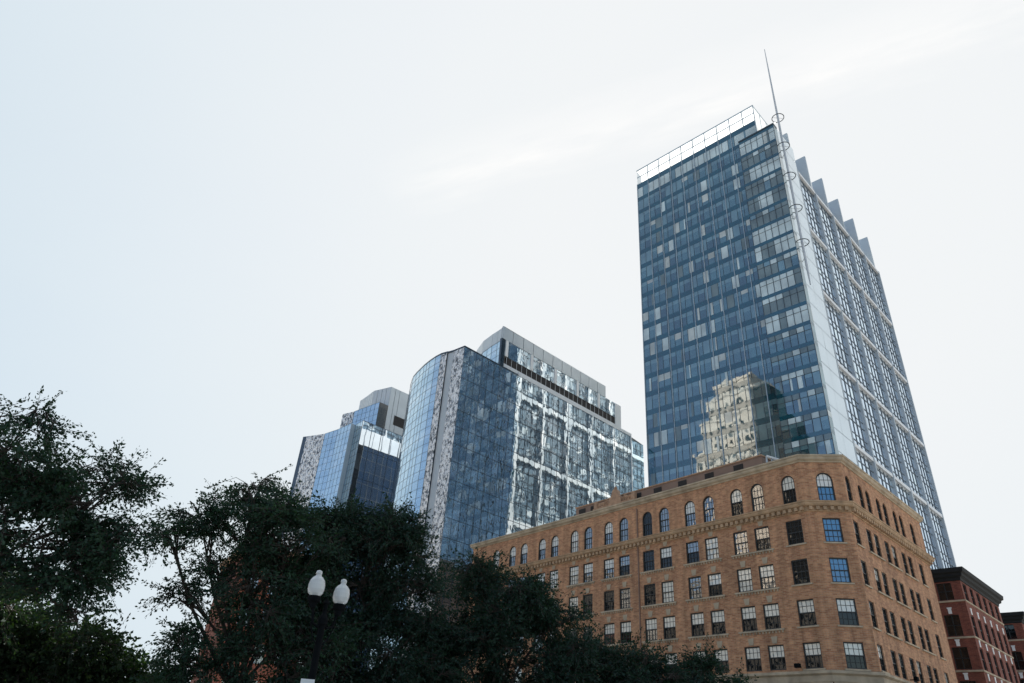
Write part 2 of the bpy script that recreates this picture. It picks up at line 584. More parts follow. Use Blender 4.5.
def lathe(mb, c, prof, seg=20, mat=None):
    for i in range(seg):
        a, b = 2 * math.pi * i / seg, 2 * math.pi * (i + 1) / seg
        for (r1, z1), (r2, z2) in zip(prof[:-1], prof[1:]):
            q = [(c[0] + r1 * math.cos(a), c[1] + r1 * math.sin(a), c[2] + z1), (c[0] + r1 * math.cos(b), c[1] + r1 * math.sin(b), c[2] + z1),
                 (c[0] + r2 * math.cos(b), c[1] + r2 * math.sin(b), c[2] + z2), (c[0] + r2 * math.cos(a), c[1] + r2 * math.sin(a), c[2] + z2)]
            if r1 < 1e-5:
                q = [q[0], q[2], q[3]]
            elif r2 < 1e-5:
                q = q[:3]
            mb.face(q, None, mat)


def tube(mb, pts, rad, seg=6, mat=None):
    pts = [Vector(p) for p in pts]
    rings = []
    for i, p in enumerate(pts):
        t = (pts[min(i + 1, len(pts) - 1)] - pts[max(i - 1, 0)]).normalized()
        a = t.cross(Vector((0.31, 0.17, 0.93)))
        if a.length < 1e-3:
            a = t.cross(Vector((1, 0, 0)))
        a.normalize(); b = t.cross(a)
        r = rad[i] if isinstance(rad, (list, tuple)) else rad
        rings.append([p + (a * math.cos(2 * math.pi * k / seg) + b * math.sin(2 * math.pi * k / seg)) * r for k in range(seg)])
    for i in range(len(rings) - 1):
        for k in range(seg):
            k2 = (k + 1) % seg
            mb.face([rings[i][k], rings[i][k2], rings[i + 1][k2], rings[i + 1][k]], None, mat)


def ring(mb, c, rad, r, seg=24, mat=None):
    pts = [(c[0] + rad * math.cos(2 * math.pi * k / seg), c[1] + rad * math.sin(2 * math.pi * k / seg), c[2]) for k in range(seg + 1)]
    tube(mb, pts, r, 5, mat)


def thing(name, label, cat, loc=(0, 0, 0), group=None):
    o = bpy.data.objects.new(name, None)
    o.empty_display_size = 1
    COL.objects.link(o)
    o.location = loc
    tag(o, label, cat, group)
    return o


def tag(o, label=None, cat=None, group=None, kind=None):
    if label: o['label'] = label
    if cat: o['category'] = cat
    if group: o['group'] = group
    if kind: o['kind'] = kind
    return o


def part(mb, name, mat, root, smooth=False):
    return mb.build(name, mat, root, origin=root.location, smooth=smooth)


def sub(mb, name, mat, root, parent_part, smooth=False):
    o = mb.build(name, mat, parent_part, origin=root.location, smooth=smooth)
    return o


def polar(az, d, z):
    return Vector((d * math.sin(R(az)), d * math.cos(R(az)), z))

# ------------------------------------------------------------------ ground
mb = MB(); S_ = 4000
mb.face([(-S_, -S_, 0), (S_, -S_, 0), (S_, S_, 0), (-S_, S_, 0)])
tag(mb.build('ground', 'concrete'), kind='structure')
FA = Fr((30.3, 66.2), -37.7, -127.7)          # long brick front, s runs left / away
FB = Fr((34.25, 65.5), 46.0, 136.0)           # right brick front, s runs right / away
mb = MB(); fbox(mb, FA, -30, 220, 5.0, 19.0, -0.5, 0.004, sides=('top',)); tag(mb.build('road', 'asphalt'), kind='structure')
mb = MB(); fbox(mb, FB, -20, 200, 4.0, 15.0, -0.5, 0.008, sides=('top',)); tag(mb.build('side_street', 'asphalt'), kind='structure')
mb = MB()
for i in range(40):
    fbox(mb, FA, -28 + i * 6, -25 + i * 6, 11.9, 12.05, -0.4, 0.012, sides=('top',))
tag(mb.build('road_marking', 'line_paint'), kind='structure')
mb = MB(); fbox(mb, FA, 0, 58, 0.05, 4.8, -0.1, 0.13); fbox(mb, FA, -4, 58, 4.8, 5.0, -0.1, 0.15); tag(mb.build('pavement', 'concrete'), kind='structure')
# ------------------------------------------------------------------ brick corner building
A_LEN, B_LEN = 55.3, 23.5
chv = Vector((34.25 - 30.3, 65.5 - 66.2))
CH_LEN = chv.length
ch_head = math.degrees(math.atan2(chv.x, chv.y))
FC = Fr((30.3, 66.2), ch_head, ch_head + 90)  # chamfer, s from left to right
brick_root = thing('brick_building', 'tan brick corner building with arched top windows, in front of the tallest glass tower', 'building', (32, 66, 0))
A_PAIR = [6.5, 12.7, 19.0, 25.35, 31.5, 37.9, 44.3]
A_COLS = [1.6] + [c + q for c in A_PAIR for q in (-1.28, 1.28)] + [49.35]
B_COLS = [1.05, 4.3, 6.3, 9.2, 11.2, 14.2, 16.15, 19.7]
ROWS = [(22.02, 2.36), (18.25, 2.3), (14.5, 2.34), (10.9, 2.2)]
ARCH = (26.12, 2.95)
WA, WB, WC = 1.72, 1.3, 1.68
WAA, WBA, WCA = 1.5, 1.2, 1.6


def ops_for(cols, w, wa):
    o = []
    for c in cols:
        o.append((c, ARCH[0], wa, ARCH[1], True))
        for z, h in ROWS:
            o.append((c, z, w, h, False))
    return o


for F, ln, cols, w, wa in ((FA, A_LEN, A_COLS, WA, WAA), (FB, B_LEN, B_COLS, WB, WBA), (FC, CH_LEN, [2.15], WC, WCA)):
    mb = MB(); wall(mb, F, 0, ln, 10.2, 30.25, ops_for(cols, w, wa), 0.36); part(mb, 'wall', 'tan_brick', brick_root)
    low = []
    n = max(1, int(ln / 5.2))
    for i in range(n):
        c = ln * (i + 0.5) / n
        low += [(c, 0.9, min(3.2, ln * 0.6), 4.0, False), (c, 6.2, min(3.0, ln * 0.55), 2.9, False)]
    mb = MB(); wall(mb, F, 0, ln, 0, 10.2, low, 0.5, d=0.12); part(mb, 'base_wall', 'limestone', brick_root)
    mb = MB(); fquad(mb, F, 0.2, ln - 0.2, -0.4, 0, 10); part(mb, 'base_glazing', 'win_dark', brick_root)

a_end = FA.P(A_LEN, 0, 0)
b_end = FB.P(B_LEN, 0, 0)
FL = Fr(a_end, 52, -38)                         # left flank
FR = Fr(b_end, -44, 46)                         # right flank
mb = MB(); fbox(mb, FL, 0, 24, -0.3, 0, 0, 30.2); part(mb, 'side_wall', 'tan_brick', brick_root)
mb = MB(); fbox(mb, FR, 0, 30, -0.3, 0, 0, 30.2); part(mb, 'side_wall', 'tan_brick', brick_root)
l_back = FL.P(24, 0, 0); r_back = FR.P(30, 0, 0)
mb = MB(); poly_cap(mb, [FA.P(A_LEN, 0, 0), FA.P(0, 0, 0), FB.P(0, 0, 0), b_end, r_back, l_back], 30.15); part(mb, 'roof', 'roofing', brick_root)
path = [FL.P(6, 0, 0)[:2], a_end[:2], FA.P(0, 0, 0)[:2], FB.P(0, 0, 0)[:2], b_end[:2], FR.P(8, 0, 0)[:2]]
mb = MB(); sweep(mb, path, [(0.003, 30.12), (0.10, 30.14), (0.12, 30.26), (0.30, 30.36), (0.36, 30.48), (0.36, 30.64), (0.46, 30.70), (0.46, 30.86), (-0.35, 30.9), (-0.35, 30.0)])
part(mb, 'cornice', 'limestone', brick_root)
mb = MB(); sweep(mb, path, [(0.003, 24.98), (0.08, 25.0), (0.10, 25.12), (0.14, 25.4), (0.44, 25.52), (0.52, 25.66), (0.52, 25.80), (0.60, 25.85), (0.60, 25.95), (0.003, 26.05)])
for F, ln in ((FA, A_LEN), (FB, B_LEN), (FC, CH_LEN)):
    n = int(ln / 0.62)
    for i in range(n):
        c = ln * (i + 0.5) / n
        fbox(mb, F, c - 0.16, c + 0.16, 0.1, 0.42, 25.10, 25.44)
part(mb, 'belt_course', 'tan_stone', brick_root)
mb = MB(); sweep(mb, path, [(0.123, 9.75), (0.18, 9.8), (0.2, 10.3), (0.45, 10.45), (0.45, 10.66), (0.003, 10.74)])
part(mb, 'string_course', 'limestone', brick_root)
# ledges under the window pairs, with small brackets
for F, pairs, half in ((FA, A_PAIR, 2.5), (FB, [5.3, 10.2, 15.18], 1.95)):
    for zi, (z, h) in enumerate(ROWS[:3]):
        for c in pairs:
            mb = MB(); fbox(mb, F, c - half, c + half, 0.003, 0.17, z - 0.17, z - 0.02)
            if F is FA:
                for k in range(14):
                    x = c - half + 0.2 + k * (2 * half - 0.4) / 13
                    fbox(mb, F, x - 0.07, x + 0.07, 0.004, 0.10, z - 0.36, z - 0.172)
            part(mb, 'window_ledge', 'limestone', brick_root)

F0 = Fr((0, 0), 90, 180)
MESH = {}


def window_meshes(kind, w, h, arch, states):
    """glass with an upper and a lower sash, and its frame, in facade-local coordinates"""
    key = (kind, states)
    if key in MESH:
        return MESH[key]
    up_m, lo_m = states
    zm = h * 0.5
    g = MB()
    if arch:
        zc = h - w / 2
        n = 10
        fquad(g, F0, -w / 2, w / 2, -0.22, 0, zm, lo_m)
        fquad(g, F0, -w / 2, w / 2, -0.19, zm, zc, up_m)
        pts = [(w / 2 * math.cos(math.pi * i / n), zc + w / 2 * math.sin(math.pi * i / n)) for i in range(n + 1)]
        g.face([F0.P(x, -0.19, z) for x, z in pts], pts, up_m)
    else:
        fquad(g, F0, -w / 2, w / 2, -0.22, 0, zm, lo_m)
        fquad(g, F0, -w / 2, w / 2, -0.19, zm, h, up_m)
    go = g.build('window'); gm = go.data; bpy.data.objects.remove(go)
    f = MB()
    t = 0.11
    top = h - w / 2 if arch else h
    fbox(f, F0, -w / 2, -w / 2 + t, -0.24, -0.10, 0, top); fbox(f, F0, w / 2 - t, w / 2, -0.24, -0.10, 0, top)
    fbox(f, F0, -w / 2 + t, w / 2 - t, -0.24, -0.10, 0, t)
    fbox(f, F0, -w / 2 + t, w / 2 - t, -0.24, -0.12, zm - 0.045, zm + 0.045)
    if not arch:
        fbox(f, F0, -w / 2 + t, w / 2 - t, -0.24, -0.10, h - t, h)
    else:
        n = 10
        zc = h - w / 2
        for i in range(n):
            a, b = math.pi * i / n, math.pi * (i + 1) / n
            for r0_, r1_ in ((w / 2 - t, w / 2),):
                q = [(r * math.cos(x), zc + r * math.sin(x)) for r, x in ((r0_, a), (r1_, a), (r1_, b), (r0_, b))]
                f.face([F0.P(x, -0.10, z) for x, z in q])
                f.face([F0.P(r0_ * math.cos(a), -0.10, zc + r0_ * math.sin(a)), F0.P(r0_ * math.cos(b), -0.10, zc + r0_ * math.sin(b)),
                        F0.P(r0_ * math.cos(b), -0.24, zc + r0_ * math.sin(b)), F0.P(r0_ * math.cos(a), -0.24, zc + r0_ * math.sin(a))])
    nx = 4 if w > 1.4 else 3
    for i in range(1, nx):
        x = -w / 2 + w * i / nx
        zt = h - t if not arch else h - w / 2 + math.sqrt(max(0, (w / 2) ** 2 - x * x)) - t
        fbox(f, F0, x - 0.02, x + 0.02, -0.23, -0.165, t, zt)
    for fr in (0.25, 0.75):
        fbox(f, F0, -w / 2 + t, w / 2 - t, -0.23, -0.160, h * fr - 0.02, h * fr + 0.02)
    fo = f.build('frame', 'dark_frame'); fm = fo.data; bpy.data.objects.remove(fo)
    MESH[key] = (gm, fm)
    return MESH[key]


ks = MB()
P0_ = [(-0.22, 0.12), (0.22, 0.12), (0.34, 0.74), (-0.34, 0.74)]
for a, b in ((0.05, 0.05),):
    fr_ = [F0.P(x, 0.05, z) for x, z in P0_]; bk = [F0.P(x, 0.002, z) for x, z in P0_]
    ks.face(fr_)
    for i in range(4):
        j = (i + 1) % 4
        ks.face([fr_[j], fr_[i], bk[i], bk[j]])
ko = ks.build('keystone', 'limestone'); KEY = ko.data; bpy.data.objects.remove(ko)
sl = {}
for nm, w in (('a', WA), ('b', WB), ('c', WC)):
    q = MB(); fbox(q, F0, -w / 2 - 0.22, w / 2 + 0.22, 0.004, 0.14, -0.16, -0.02)
    so = q.build('sill', 'limestone'); sl[nm] = so.data; bpy.data.objects.remove(so)


def place(name, me, parent, loc=None, rot=None):
    o = bpy.data.objects.new(name, me)
    COL.objects.link(o)
    o.parent = parent
    if loc: o.location = loc
    if rot: o.rotation_euler = rot
    return o


wr = random.Random(21)
HALF, DARK, PALE, MIR, BLUE = ('win_pale', 'win_dark'), ('win_dark', 'win_dark'), ('win_pale', 'win_pale'), ('win_mirror', 'win_mirror'), ('win_sky_blue', 'win_sky_blue')
MIXD = ('win_mirror', 'win_dark'); PM = ('win_pale', 'win_mirror')
hidden = MB(); hidden_fr = MB()


def put_window(F, s, z, h, w, arch, states, kind, single, keyst, kn):
    gm, fm = window_meshes(kind, w, h, arch, states)
    p = Vector(F.P(s, 0, z)) - brick_root.location
    o = place('window', gm, brick_root, p, (0, 0, F.rot))
    o.rotation_euler.z += wr.uniform(-0.004, 0.004)
    o.rotation_euler.x = wr.uniform(-0.004, 0.004)
    place('frame', fm, o)
    if keyst:
        k = place('keystone', KEY, o, (0, 0, h))
    if single:
        place('sill', sl[kn], o)


for ci, s in enumerate(A_COLS):
    for ri in range(5):
        z, h = ARCH if ri == 0 else ROWS[ri - 1]
        w = WAA if ri == 0 else WA
        far_hidden = (ri >= 3 and s > 27) or (ri == 2 and s > 38) or (ri == 1 and s > 42)
        if far_hidden:
            fquad(hidden, FA, s - w / 2, s + w / 2, -0.2, z, z + h)
            continue
        if ci == 0:
            st = [HALF, DARK, DARK, HALF, HALF][ri]
        elif ri in (3, 4):
            st = HALF if wr.random() < 0.8 else PM
        elif ri == 0:
            st = wr.choice([MIR, MIR, PM, MIXD, HALF, MIR]) if s < 25 else wr.choice([PALE, PM, PM, MIR])
        else:
            st = wr.choice([PALE, PM, MIR, MIXD, HALF, PALE]) if s < 25 else wr.choice([PALE, PALE, PM, DARK])
        if s > 21 and s < 22.5: st = MIR
        if abs(s - 20.28) < 0.1 and ri in (0, 1, 2): st = DARK
        put_window(FA, s, z, h, w, ri == 0, st, 'A%d' % ri, ci in (0, 15) and ri > 0, ri > 0 and ci not in (0, 15), 'a')
for ri in range(5):
    z, h = ARCH if ri == 0 else ROWS[ri - 1]
    put_window(FC, 2.15, z, h, WCA if ri == 0 else WC, ri == 0, [('win_pale', 'win_sky_blue'), BLUE, BLUE, HALF, HALF][ri], 'C%d' % ri, ri > 0, False, 'c')
for ci, s in enumerate(B_COLS):
    for ri in range(5):
        z, h = ARCH if ri == 0 else ROWS[ri - 1]
        put_window(FB, s, z, h, WBA if ri == 0 else WB, ri == 0, wr.choice([DARK, DARK, DARK, MIXD, HALF]) if ri else DARK, 'B%d' % ri, ci in (0, 7) and ri > 0, False, 'b')
o = part(hidden, 'window', 'win_mirror', brick_root); o['kind'] = 'stuff'

# penthouse parapet with vents, carved pediment, roof frame, downpipe
mb = MB(); fbox(mb, FA, 4.6, 33.3, -3.4, -0.75, 30.16, 32.32); part(mb, 'penthouse', 'brown_metal', brick_root)
mb = MB(); fbox(mb, FA, 4.5, 33.4, -3.5, -0.65, 32.32, 32.46); part(mb, 'penthouse_coping', 'carved_stone', brick_root)
for s in (7.55, 11.45, 15.3, 19.05, 22.3, 29.9, 32.1):
    mb = MB(); fbox(mb, FA, s - 0.62, s + 0.62, -0.80, -0.72, 31.28, 32.05)
    for k in range(5):
        fbox(mb, FA, s - 0.56, s + 0.56, -0.718, -0.70, 31.35 + k * 0.14, 31.40 + k * 0.14)
    part(mb, 'vent', 'dark_vent', brick_root)
mb = MB()
fbox(mb, FA, 21.9, 29.1, -0.34, 0.30, 30.86, 31.1)
for s0, s1, z1 in ((22.0, 22.5, 31.95), (28.5, 29.0, 31.95)):
    fbox(mb, FA, s0, s1, -0.25, 0.22, 31.1, z1)
prof = [(-1.05, 31.1), (1.05, 31.1), (0.95, 31.9), (0.6, 32.15), (0.42, 32.75), (0.2, 33.0), (0, 33.12), (-0.2, 33.0), (-0.42, 32.75), (-0.6, 32.15), (-0.95, 31.9)]
fr_ = [FA.P(25.3 + x, 0.25, z) for x, z in prof]; bk = [FA.P(25.3 + x, -0.3, z) for x, z in prof]
fface(mb, FA, fr_); fface(mb, FA, bk[::-1])
for i in range(len(prof)):
    j = (i + 1) % len(prof)
    fface(mb, FA, [fr_[j], fr_[i], bk[i], bk[j]])
lathe(mb, FA.P(25.3, 0, 33.1), [(0.0, 0), (0.16, 0.0), (0.2, 0.14), (0.1, 0.28), (0, 0.36)], 10)
for sg in (-1, 1):                                   # scrolls either side of the crest
    for k, (dx, r) in enumerate(((1.55, 0.42), (2.35, 0.34), (2.95, 0.24))):
        c = FA.P(25.3 + sg * dx, -0.02, 31.1 + r)
        pts = []
        for q in range(22):
            a = q * 0.5
            rr = r * (1 - q / 30)
            v = FA.e * (math.cos(a) * rr * sg); pts.append((c[0] + v.x, c[1] + v.y, c[2] + math.sin(a) * rr))
        tube(mb, pts, 0.10, 5)
    fbox(mb, FA, 25.3 + min(sg * 1.1, sg * 3.2), 25.3 + max(sg * 1.1, sg * 3.2), -0.2, -0.05, 31.1, 31.85)
part(mb, 'pediment', 'carved_stone', brick_root)
mb = MB()
c0, c1, c2 = FA.P(4.4, -1.2, 30.4), FA.P(4.2, -1.2, 32.3), FA.P(1.9, -1.2, 30.95)
tube(mb, [c0, c1], 0.12, 6); tube(mb, [c1, c2], 0.14, 6); tube(mb, [FA.P(4.4, -2.2, 30.4), FA.P(4.2, -2.2, 32.3)], 0.12, 6); tube(mb, [FA.P(4.2, -2.2, 32.3), FA.P(1.9, -2.2, 30.95)], 0.14, 6)
part(mb, 'roof_frame', 'grey_metal', brick_root)
mb = MB(); fbox(mb, FA, 21.72, 21.84, 0.005, 0.12, 10.8, 29.7); part(mb, 'downpipe', 'brown_metal', brick_root)
# ------------------------------------------------------------------ tall tower
TC = (50.25, 96.73)
FT = Fr(TC, -43.9, -133.9)                      # left face
FS = Fr(TC, 46.1, 136.1)                        # right face
TN = FT.P(33.6, 0, 0)
FN = Fr(TN, 46.1, -43.9)                        # face towards the hotel
S_LEN = 53.7
tower = thing('glass_tower', 'tallest glass tower with roof fins and corner mast, rising behind the tan brick building', 'skyscraper', (50, 110, 0))
FLH, T_TOP, T_LOW = 3.95, 120.1, 25.3
tr = random.Random(5)
GL = ['tower_dark', 'tower_mid', 'tower_light', 'tower_blind', 'tower_warm', 'tower_pale', 'tower_grey']


def pane_row(mb, F, s0, s1, d, z0, z1, n, weights, jit=0.004):
    w = (s1 - s0) / n
    for i in range(n):
        a, b = s0 + i * w, s0 + (i + 1) * w
        t = tr.uniform(-jit, jit)
        t2 = tr.uniform(-jit, jit)
        m = tr.choices(GL, weights)[0]

        def q(sa, sb, za, zb, mm):
            def dd(s, z):
                return d + t * (s - a) / w + t2 * (z - z0) / (z1 - z0)
            fface(mb, F, [F.P(sa, dd(sa, za), za), F.P(sb, dd(sb, za), za), F.P(sb, dd(sb, zb), zb), F.P(sa, dd(sa, zb), zb)],
                  ((sa, za), (sb, za), (sb, zb), (sa, zb)), mm)
        if m in ('tower_blind', 'tower_warm') and tr.random() < 0.85:
            zz = z1 - (z1 - z0) * tr.choice([0.3, 0.4, 0.5, 0.7])
            if zz > z0 + 0.01:
                q(a, b, z0, zz, 'tower_mid')
            q(a, b, zz, z1, m)
        elif tr.random() < 0.12:                     # curtain drawn at one side of the pane
            x = a + w * tr.choice([0.22, 0.35, 0.7])
            c = tr.choice(['tower_pale', 'tower_blind', 'tower_grey'])
            mm = (m, c) if tr.random() < 0.5 else (c, m)
            q(a, x, z0, z1, mm[0]); q(x, b, z0, z1, mm[1])
        else:
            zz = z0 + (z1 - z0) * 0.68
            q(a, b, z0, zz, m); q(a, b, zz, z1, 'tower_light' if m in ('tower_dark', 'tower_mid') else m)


MUL = [33.6, 30.55, 27.5, 24.5, 21.45, 18.4, 15.4, 12.35, 9.35]
nfl = int((T_TOP - T_LOW) / FLH)
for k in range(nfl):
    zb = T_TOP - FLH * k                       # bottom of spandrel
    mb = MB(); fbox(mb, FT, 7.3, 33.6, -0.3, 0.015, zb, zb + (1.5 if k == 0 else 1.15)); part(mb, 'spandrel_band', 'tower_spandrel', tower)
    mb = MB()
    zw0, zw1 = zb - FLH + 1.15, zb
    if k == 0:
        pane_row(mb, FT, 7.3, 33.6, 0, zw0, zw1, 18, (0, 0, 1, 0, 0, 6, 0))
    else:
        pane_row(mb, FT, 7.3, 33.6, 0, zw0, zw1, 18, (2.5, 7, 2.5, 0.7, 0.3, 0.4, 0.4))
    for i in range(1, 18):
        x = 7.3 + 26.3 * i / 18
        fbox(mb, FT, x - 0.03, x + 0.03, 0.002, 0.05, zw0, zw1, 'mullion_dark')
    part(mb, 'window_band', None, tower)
for s in MUL:
    mb = MB(); fbox(mb, FT, s - 0.07, s + 0.07, 0.02, 0.16, T_LOW, 121.6); part(mb, 'mullion', 'mullion_grey', tower)
# rooftop glass screen
mb = MB(); fquad(mb, FT, 3.7, 33.6, 0.0, 121.6, 126.0)
FSR = Fr(FT.P(3.7, 0, 0), 46.1, 136.1); FSL = FN
fquad(mb, FSR, 0, 9, 0.0, 116, 126); fquad(mb, FSL, 0, 3, 0.0, 121.6, 126)
scr = part(mb, 'roof_screen', 'screen_glass', tower)
mb = MB()
fbox(mb, FT, 3.6, 33.7, -0.1, 0.1, 125.95, 126.2); fbox(mb, FT, 3.7, 33.6, -0.06, 0.06, 123.68, 123.9); fbox(mb, FT, 3.62, 3.78, -0.08, 0.08, 117, 125.95)
for s in MUL[1:] + [6.3]:
    fbox(mb, FT, s - 0.10, s + 0.10, 0.02, 0.16, 121.61, 125.94)
fbox(mb, FSR, 0, 9, -0.06, 0.06, 125.95, 126.12)
for k in (3, 6, 9):
    fbox(mb, FSR, k - 0.04, k + 0.04, -0.05, 0.05, 116, 125.95)
sub(mb, 'screen_frame', 'mullion_grey', tower, scr)
# upper slice of left face between bay and screen
mb = MB(); pane_row(mb, FT, 3.7, 7.3, 0, T_TOP - FLH + 1.15, T_TOP, 3, (0, 0, 1, 0, 0, 6, 0)); fbox(mb, FT, 3.7, 7.3, -0.3, 0.015, T_TOP, 121.6, 'tower_spandrel'); fbox(mb, FT, 3.7, 7.3, -0.3, 0.015, T_TOP - FLH - .3, T_TOP - FLH + 1.15, 'tower_spandrel')
part(mb, 'window_band', None, tower)
# projecting corner bay
BAY0, BAY1, BD, BTOP = -0.35, 7.25, 1.5, 115.9
for k in range(int((BTOP - T_LOW) / FLH)):
    zt = BTOP - FLH * k
    mb = MB(); fbox(mb, FT, BAY0, BAY1, 0, BD + 0.02, zt - 0.75, zt); part(mb, 'bay_spandrel', 'tower_spandrel', tower)
    mb = MB()
    zw0, zw1 = zt - FLH, zt - 0.75
    wts = (0, 0, 0, 0, 0, 6, 1) if k in (0, 2, 4, 6, 7, 9, 11) else ((3, 4, 0.5, 0, 0, 0, 0) if k >= 12 else (0, 0.6, 0.6, 0, 0, 0.3, 5))
    if k in (0, 2, 4, 6, 7, 9, 11):
        pane_row(mb, FT, BAY0, BAY1, BD, zw0, zw1, 6, wts)
    else:
        pane_row(mb, FT, BAY0, BAY1, BD, zw0, zw0 + 2.2, 6, wts); pane_row(mb, FT, BAY0, BAY1, BD, zw0 + 2.2, zw1, 6, (0, 0, 1, 0, 0, 2, 3))
    Fb = Fr(FT.P(BAY1, 0, 0), -133.9, 136.1 - 180)
    pane_row(mb, Fb, 0, BD, 0, zw0, zw1, 1, (0, 2, 4, 1, 0, 2, 1))
    Fb2 = Fr(FT.P(BAY0, 0, 0), -133.9, 136.1)
    pane_row(mb, Fb2, 0, BD, 0, zw0, zw1, 1, (0, 2, 4, 1, 0, 2, 1))
    for i in range(7):
        x = BAY0 + (BAY1 - BAY0) * i / 6
        fbox(mb, FT, x - 0.04, x + 0.04, BD + 0.003, BD + 0.07, zw0, zw1, 'mullion_dark')
    fbox(mb, FT, BAY0, BAY1, BD + 0.004, BD + 0.05, zw0 + 2.17, zw0 + 2.23, 'mullion_dark')
    part(mb, 'bay_window_band', None, tower)
mb = MB(); fbox(mb, FT, BAY0 - 0.05, BAY1 + 0.05, 0, BD + 0.1, BTOP + 0.003, BTOP + 0.4); part(mb, 'bay_roof', 'mullion_dark', tower)
# core volume, roof
mb = MB()
fbox(mb, FT, 0.75, 32.85, -0.35 - 53, -0.35, 0, 110.5)
part(mb, 'core', 'tower_spandrel', tower)
mb = MB(); fbox(mb, FT, 4.2, 33.2, -50, -0.5, 110.5, 120.0); part(mb, 'plant_room', 'fin_metal', tower)
mb = MB(); fbox(mb, FT, 0, 33.6, -0.3, 0.05, 0, T_LOW - 0.05); fbox(mb, FS, 0, S_LEN, -0.3, 0.0, 0, 24.9); part(mb, 'podium', 'tower_spandrel', tower)
# right face: bright end panel, piers, cross bars, glazing, roof fins
mb = MB()
rows = int((117 - 25) / 3.95)
for k in range(rows):
    z0 = 117 - 3.95 * (k + 1)
    for s0, s1 in ((-0.3, 4.3), (4.34, 8.4)):
        t = tr.uniform(-0.012, 0.012)
        fface(mb, FS, [FS.P(s0, 0.02 + t, z0 + 0.10), FS.P(s1, 0.02 - t, z0 + 0.10), FS.P(s1, 0.02, z0 + 3.95), FS.P(s0, 0.02, z0 + 3.95)], None)
epn = part(mb, 'end_panel', 'silver_panel', tower)
mb = MB(); fbox(mb, FS, -0.3, 8.4, -0.5, -0.02, 25, 116.98); sub(mb, 'panel_backing', 'slate_bar', tower, epn)
PIER = [8.7, 17.45, 26.35, 35.3, 44.3, 53.45]
BARS = [110.9, 95.65, 80.4, 65.15, 49.9, 34.65]
PIERN = [0.8, 9.25, 18.2, 27.15, 36.1, 45.05, 53.45]
BARSN = [107.6, 92.35, 77.1, 61.85, 46.6, 31.35]
for F, PR, BR, pm, cm, gm_, bd in ((FS, PIER, BARS, 'fin_metal', 'pale_metal', 'tower_side_glass', 0.10), (FN, PIERN, BARSN, 'pier_white', 'pier_white', 'tower_rear_glass', 0.1)):
    for s in PR:
        w = 0.22 if F is FS else 0.42
        mb = MB(); fbox(mb, F, s - w, s + w, -0.55, 0.05 if F is FS else -0.02, 25, 111.4); part(mb, 'pier', pm, tower)
    for i, z in enumerate(BR):
        mb = MB()
        h = 0.33 if F is FS else 0.55
        for a, b in zip(PR[:-1], PR[1:]):
            fbox(mb, F, a + 0.43, b - 0.43, -0.55, 0.02 if F is FS else -0.04, z - h, z + h)
        part(mb, 'cross_bar', cm, tower)
    for a, b in zip(PR[:-1], PR[1:]):
        mb = MB(); br = MB()
        z = 25.0
        while z < 110:
            z2 = min(110.5, z + 3.8125)
            fquad(mb, F, a + 0.2, b - 0.2, -0.5, z, z2)
            fbox(br, F, a + 0.23, b - 0.23, -0.49, -0.43, z + 1.2, z + 1.34)
            fbox(br, F, a + 0.23, b - 0.23, -0.49, -0.42, z2 - 0.16, z2)
            z = z2
        for i in range(1, 5):
            x = a + (b - a) * i / 5
            fbox(br, F, x - 0.05, x + 0.05, -0.49, -0.49 + bd, 25, 110.4)
        g = part(mb, 'bay_glazing', gm_, tower)
        sub(br, 'glazing_bars', 'slate_bar' if F is FS else 'mullion_dark', tower, g)
    if F is FS:
        for s in PIER:
            mb = MB(); fbox(mb, F, s - 0.24, s + 0.24, -2.95, -0.56, 110.0 if s > 9 else 112, 122.6); part(mb, 'roof_fin', 'fin_metal', tower)
        mb = MB()
        for a, b in zip(PIER[:-1], PIER[1:]):
            fquad(mb, F, a + 0.3, b - 0.3, -2.2, 111.4, 118.5)
        part(mb, 'roof_parapet', 'screen_glass', tower)
# mast with rings
mx, my = polar(27.95, 108.2, 0)[:2]
mb = MB(); tube(mb, [(mx, my, 76), (mx, my, 80), (mx, my, 119)], [0.1, 0.22, 0.22], 8); tube(mb, [(mx, my, 119), (mx, my, 131), (mx, my, 140.3)], [0.21, 0.15, 0.07], 8)
for z in (82, 92, 108):
    tube(mb, [(mx, my, z), FS.P(0.8, -0.1, z)], 0.07, 5)
mast = part(mb, 'mast', 'mast_metal', tower)
for z in (118.1, 109.9, 101.7, 93.5, 85.3):
    mb = MB(); ring(mb, (mx, my, z), 1.15, 0.085, 26)
    tube(mb, [(mx - 1.15, my, z), (mx + 1.15, my, z)], 0.03, 4)
    sub(mb, 'ring', 'mullion_dark', tower, mast)
# ------------------------------------------------------------------ blue glass hotel, two wings
HK = 0.808
HP = (-10.93 * HK, 139.57 * HK)
HTOP = 1.6 + 82.73 * HK                        # 68.4


def hz(z):
    return 1.6 + (z - 1.6) * HK


FH = Fr(HP, 47.3, 137.3)
hotel = thing('glass_hotel', 'broad mirrored glass building with curved prow, behind the left end of the tan brick building', 'building', (0, 135, 0))
hr = random.Random(11)


